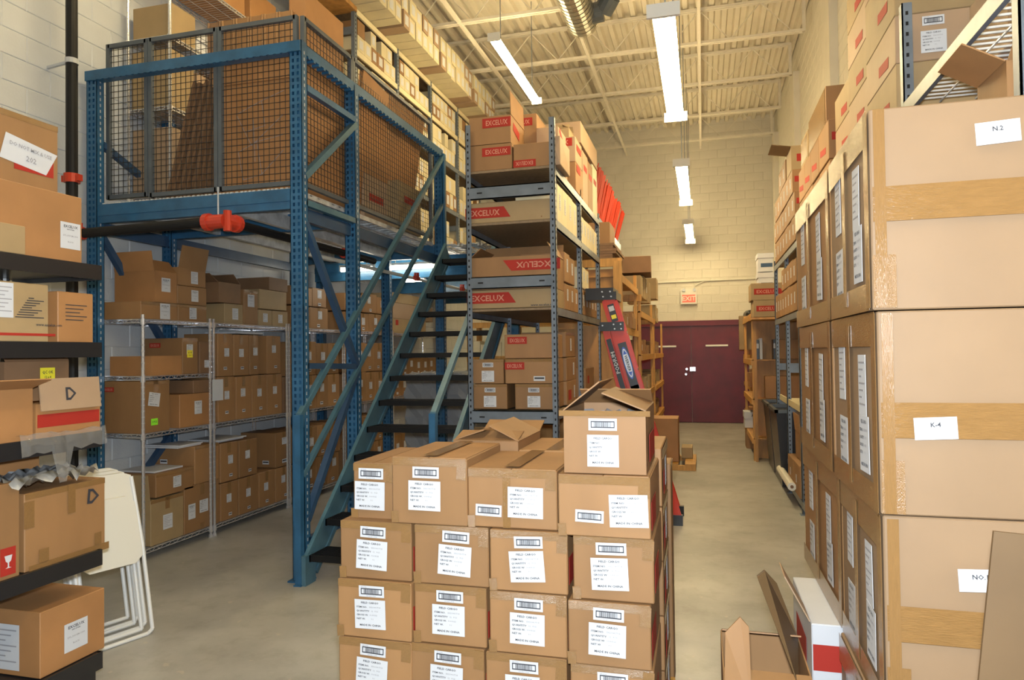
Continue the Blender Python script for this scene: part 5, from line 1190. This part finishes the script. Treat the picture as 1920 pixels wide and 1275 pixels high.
o, ya, yb, zt = lX('carton with red printed edge and torn paper note, topmost at the left', z+.335, -90, 110, .33, .44, m='card', tape='E', dec=(('red', 'r', .12, -.05, (.2, .09)),), X=-3.02)
m = MB(); m.add([(0, -.15, -.045), (0, .08, -.075), (0, .14, .035), (0, -.12, .075), (-.001, -.15, -.045), (-.001, .08, -.075), (-.001, .14, .035), (-.001, -.12, .075)], [(0, 1, 2, 3), (7, 6, 5, 4)])
pn = m.build('paper_note', 'paper', o, (.2245, .10, .15)); 
for i, s in enumerate(('DO NOT MIX & USE', '202')):
    mt = MB(); dtext(mt, s, (.024, .035)[i], 0, 0, 0, 'CENTER'); c = mt.build('handwriting', 'greyink', pn, (.0015, 0.0, .015-.05*i)); c.rotation_euler = (0, .1, math.pi/2)
o = carton('low tan tray front with lifted edge on the topmost black shelf', -2.955, 2.18, 2.168, .03, .55, .13, m='card_olive')
z = 1.777
o, *_ = lX('carton with black print and red line on the second black shelf', z, -70, 92, .27, .45, m='card_olive', dec=(('red', 'r', .0, -.10, (.46, .012)), ('plain', 'r', -.02, .05, (.8, 1.1))))
m = MB()
for i in range(9): m.box(-.07+.008*i, -.0012, -.05+.011*i, .07-.01*(i*5 % 7), 0, -.046+.011*i)
dtext(m, 'www.excelux.com', .018, .03, -.085, 0, 'LEFT'); c = m.build('black_print', 'ink', o, (.2265, .10, .16)); c.rotation_euler = (0, 0, math.pi/2)
o = carton('small square carton with printed face, right end of the second black shelf', -3.075, 2.735, z, .23, .20, .245, m='card_orange', dec=())
m = MB()
for i in range(5): m.box(-.06, -.0012, .04-.018*i, .06-.02*(i % 3), 0, .044-.018*i)
c = m.build('printed_text', 'ink', o, (.1165, 0, .14)); c.rotation_euler = (0, 0, math.pi/2)
z = 1.332
lX('open orange carton at the left end of the third black shelf', z, -60, 62, .24, .46, m='card_orange', open_=True, flaps=(('r', .12, 160),))
o, *_ = lX('carton with wide folded flap marked D over a red band, third shelf', z, 66, 188, .16, .44, m='card_orange', open_=True, dec=(('red', 'r', 0, .0, (.34, .06)),))
m = MB(); m.box(-.17, -.003, -.075, .16, .003, .075); fo = m.build('flap', 'card_pale', o, (.30, 0.0, .215)); fo.rotation_euler = (-.1, 0, math.pi/2)
fo.location = (.235, .0, .20)
m = MB(); dtext(m, 'D', .085, -.01, -.03, 0, 'CENTER', 1.0, y=-.0045); m.build('handwriting', 'ink', fo)
o = carton('brown carton with yellow sticker at the back of the third black shelf', -3.28, 2.66, z+.165, .34, .34, .19, m='card_dark', open_=True, dec=(('yel', 'r', .05, .03, (.8, .9)),), flaps=(('r', .14, 55), ('b', .12, 60)))
m = MB(); rg = random.Random(9); n = 12; gp = []
for i in range(n+1):
    y = 2.42+.46*i/n
    gp += [(-3.02+rg.uniform(-.02, .02), y, 1.337+rg.uniform(0, .012)), (-2.935+rg.uniform(0, .012), y, 1.35+rg.uniform(0, .015)), (-2.925+rg.uniform(0, .012), y, 1.31+rg.uniform(-.01, .01)), (-2.93+rg.uniform(0, .01), y, 1.27-(.16 if i in (5, 6) else 0)+rg.uniform(-.01, .01))]
m.add(gp, [(i*4+j, (i+1)*4+j, (i+1)*4+j+1, i*4+j+1) for i in range(n) for j in range(3)]); tag(m.build('plastic_wrap', 'film'), 'crinkled clear film draped over the third black shelf edge', 'film')
z = .737
o, *_ = lX('large carton marked D with bubble wrap on top, fourth black shelf', z, 45, 197, .355, .42, m='card', tape='E', dec=(('tape', 'r', .02, -.17, (.44, .035)), ('tape', 'r', -.20, .08, (.05, .12)), ('tape', 'r', .02, .11, (.04, .14)), ('tape', 'r', .17, -.12, (.04, .06)), ('tape', 'r', -.13, -.12, (.05, .06))))
m = MB(); dtext(m, 'D', .10, 0, 0, 0, 'CENTER'); c = m.build('handwriting', 'ink', o, (.2125, .14, .24)); c.rotation_euler = (0, .1, math.pi/2)
t2 = thing('bubble_wrap', 'crumpled grey bubble wrap spilling over the carton marked D', 'bubble wrap', (-3.07, 2.62, z+.357)); m = MB(); rg = random.Random(2); n = 14
g = [[(-.12+.26*i/n, -.24+.46*j/n, .01+.05*abs(math.sin(i*1.3+j*.7))+rg.uniform(0, .03)) for j in range(n+1)] for i in range(n+1)]
m.add([p for r_ in g for p in r_], [(i*(n+1)+j, (i+1)*(n+1)+j, (i+1)*(n+1)+j+1, i*(n+1)+j+1) for i in range(n) for j in range(n)]); m.build('wrap_sheet', 'silver', t2, smooth=True)
o, *_ = lX('carton with red fragile glass mark at the left edge, fourth black shelf', z, -100, 38, .42, .42, m='card', dec=(('red', 'r', .10, -.13, (.07, .12)),), X=-2.95)
m = MB(); m.add([(-.018, 0, .02), (.018, 0, .02), (.012, 0, -.005), (.003, 0, -.012), (.003, 0, -.03), (.014, 0, -.035), (-.014, 0, -.035), (-.003, 0, -.03), (-.003, 0, -.012), (-.012, 0, -.005)], [tuple(range(10))])
c = m.build('glass_mark', 'paper', o, (.2135, .10, .085)); c.rotation_euler = (0, 0, math.pi/2)
o = carton('long flat carton marked b lying behind, above the fourth black shelf', -3.29, 2.28, z+.357, .16, .95, .19, m='card_orange', dec=())
z = .229
o, *_ = lX('orange brown carton with white name label on the lowest black shelf', z, 74, 196, .305, .36, m='card_orange', dec=(('name', 'r', .01, -.02, (1.0, .9)), ('plain', 'f', -.02, -.02, (1.6, 1.5))))

# ================================================================== WHITE FOLDING CHAIRS
def chair(label, x, y, rz, lean, group):
    t = thing('folding_chair', label, 'chair', (x, y, 0), rz, group)
    W = .40
    def at(u, v, zz): return Vector((u, v+zz*math.tan(lean), zz))
    m = MB()
    for s in (-1, 1): m.path([at(s*W/2, 0, .03), at(s*W/2, .0, .55), at(s*W/2*.9, .0, .95)], .012, 8)
    m.path([at(-W/2, 0, .03), at(-W/2+.03, 0, .012), at(W/2-.03, 0, .012), at(W/2, 0, .03)], .012, 8); m.build('front_legs', 'whitemetal', t)
    m = MB()
    for s in (-1, 1): m.path([at(s*(W/2-.04), .05, .03), at(s*(W/2-.04), .05, .70)], .012, 8)
    m.path([at(-W/2+.04, .05, .03), at(W/2-.04, .05, .03)], .012, 8); m.build('rear_legs', 'whitemetal', t)
    def panel(nm, z0, z1, w0, w1, v):
        m = MB(); n = 10; pts = []
        for i in range(n+1):
            f = i/n; zz = z0+(z1-z0)*f; ww = (w0+(w1-w0)*f)/2; e = min(f, 1-f); ww -= .05*max(0, 1-e*8)**2; pts.append((ww, zz))
        o1 = [at(-w, v, zz) for w, zz in pts]+[at(w, v, zz) for w, zz in reversed(pts)]; o2 = [p+Vector((0, .022, 0)) for p in o1]; k = len(o1)
        m.add(o1+o2, [tuple(range(k)), tuple(range(k, 2*k))[::-1]]+[(i, k+i, k+(i+1) % k, (i+1) % k) for i in range(k)]); m.build(nm, 'whiteplastic', t)
    panel('seat', .44, .84, .37, .34, -.03); panel('backrest', .78, .98, .38, .36, .0)
    return t
G_ = 'white folding chairs leaning behind the black shelving'
chair('white folding chair leaning nearest the aisle, its bent legs in view', -3.36, 3.40, 1.25, .22, G_)
chair('white folding chair second in the leaning row, between the others', -3.48, 3.47, 1.25, .22, G_)
chair('white folding chair furthest from the aisle, mostly behind the shelving', -3.60, 3.54, 1.25, .22, G_)

bo = BULK.build('cardboard_boxes', BM); bo['kind'] = 'stuff'; tag(bo, 'rows of small distant cartons packed on the tall rack and far shelves', 'boxes')
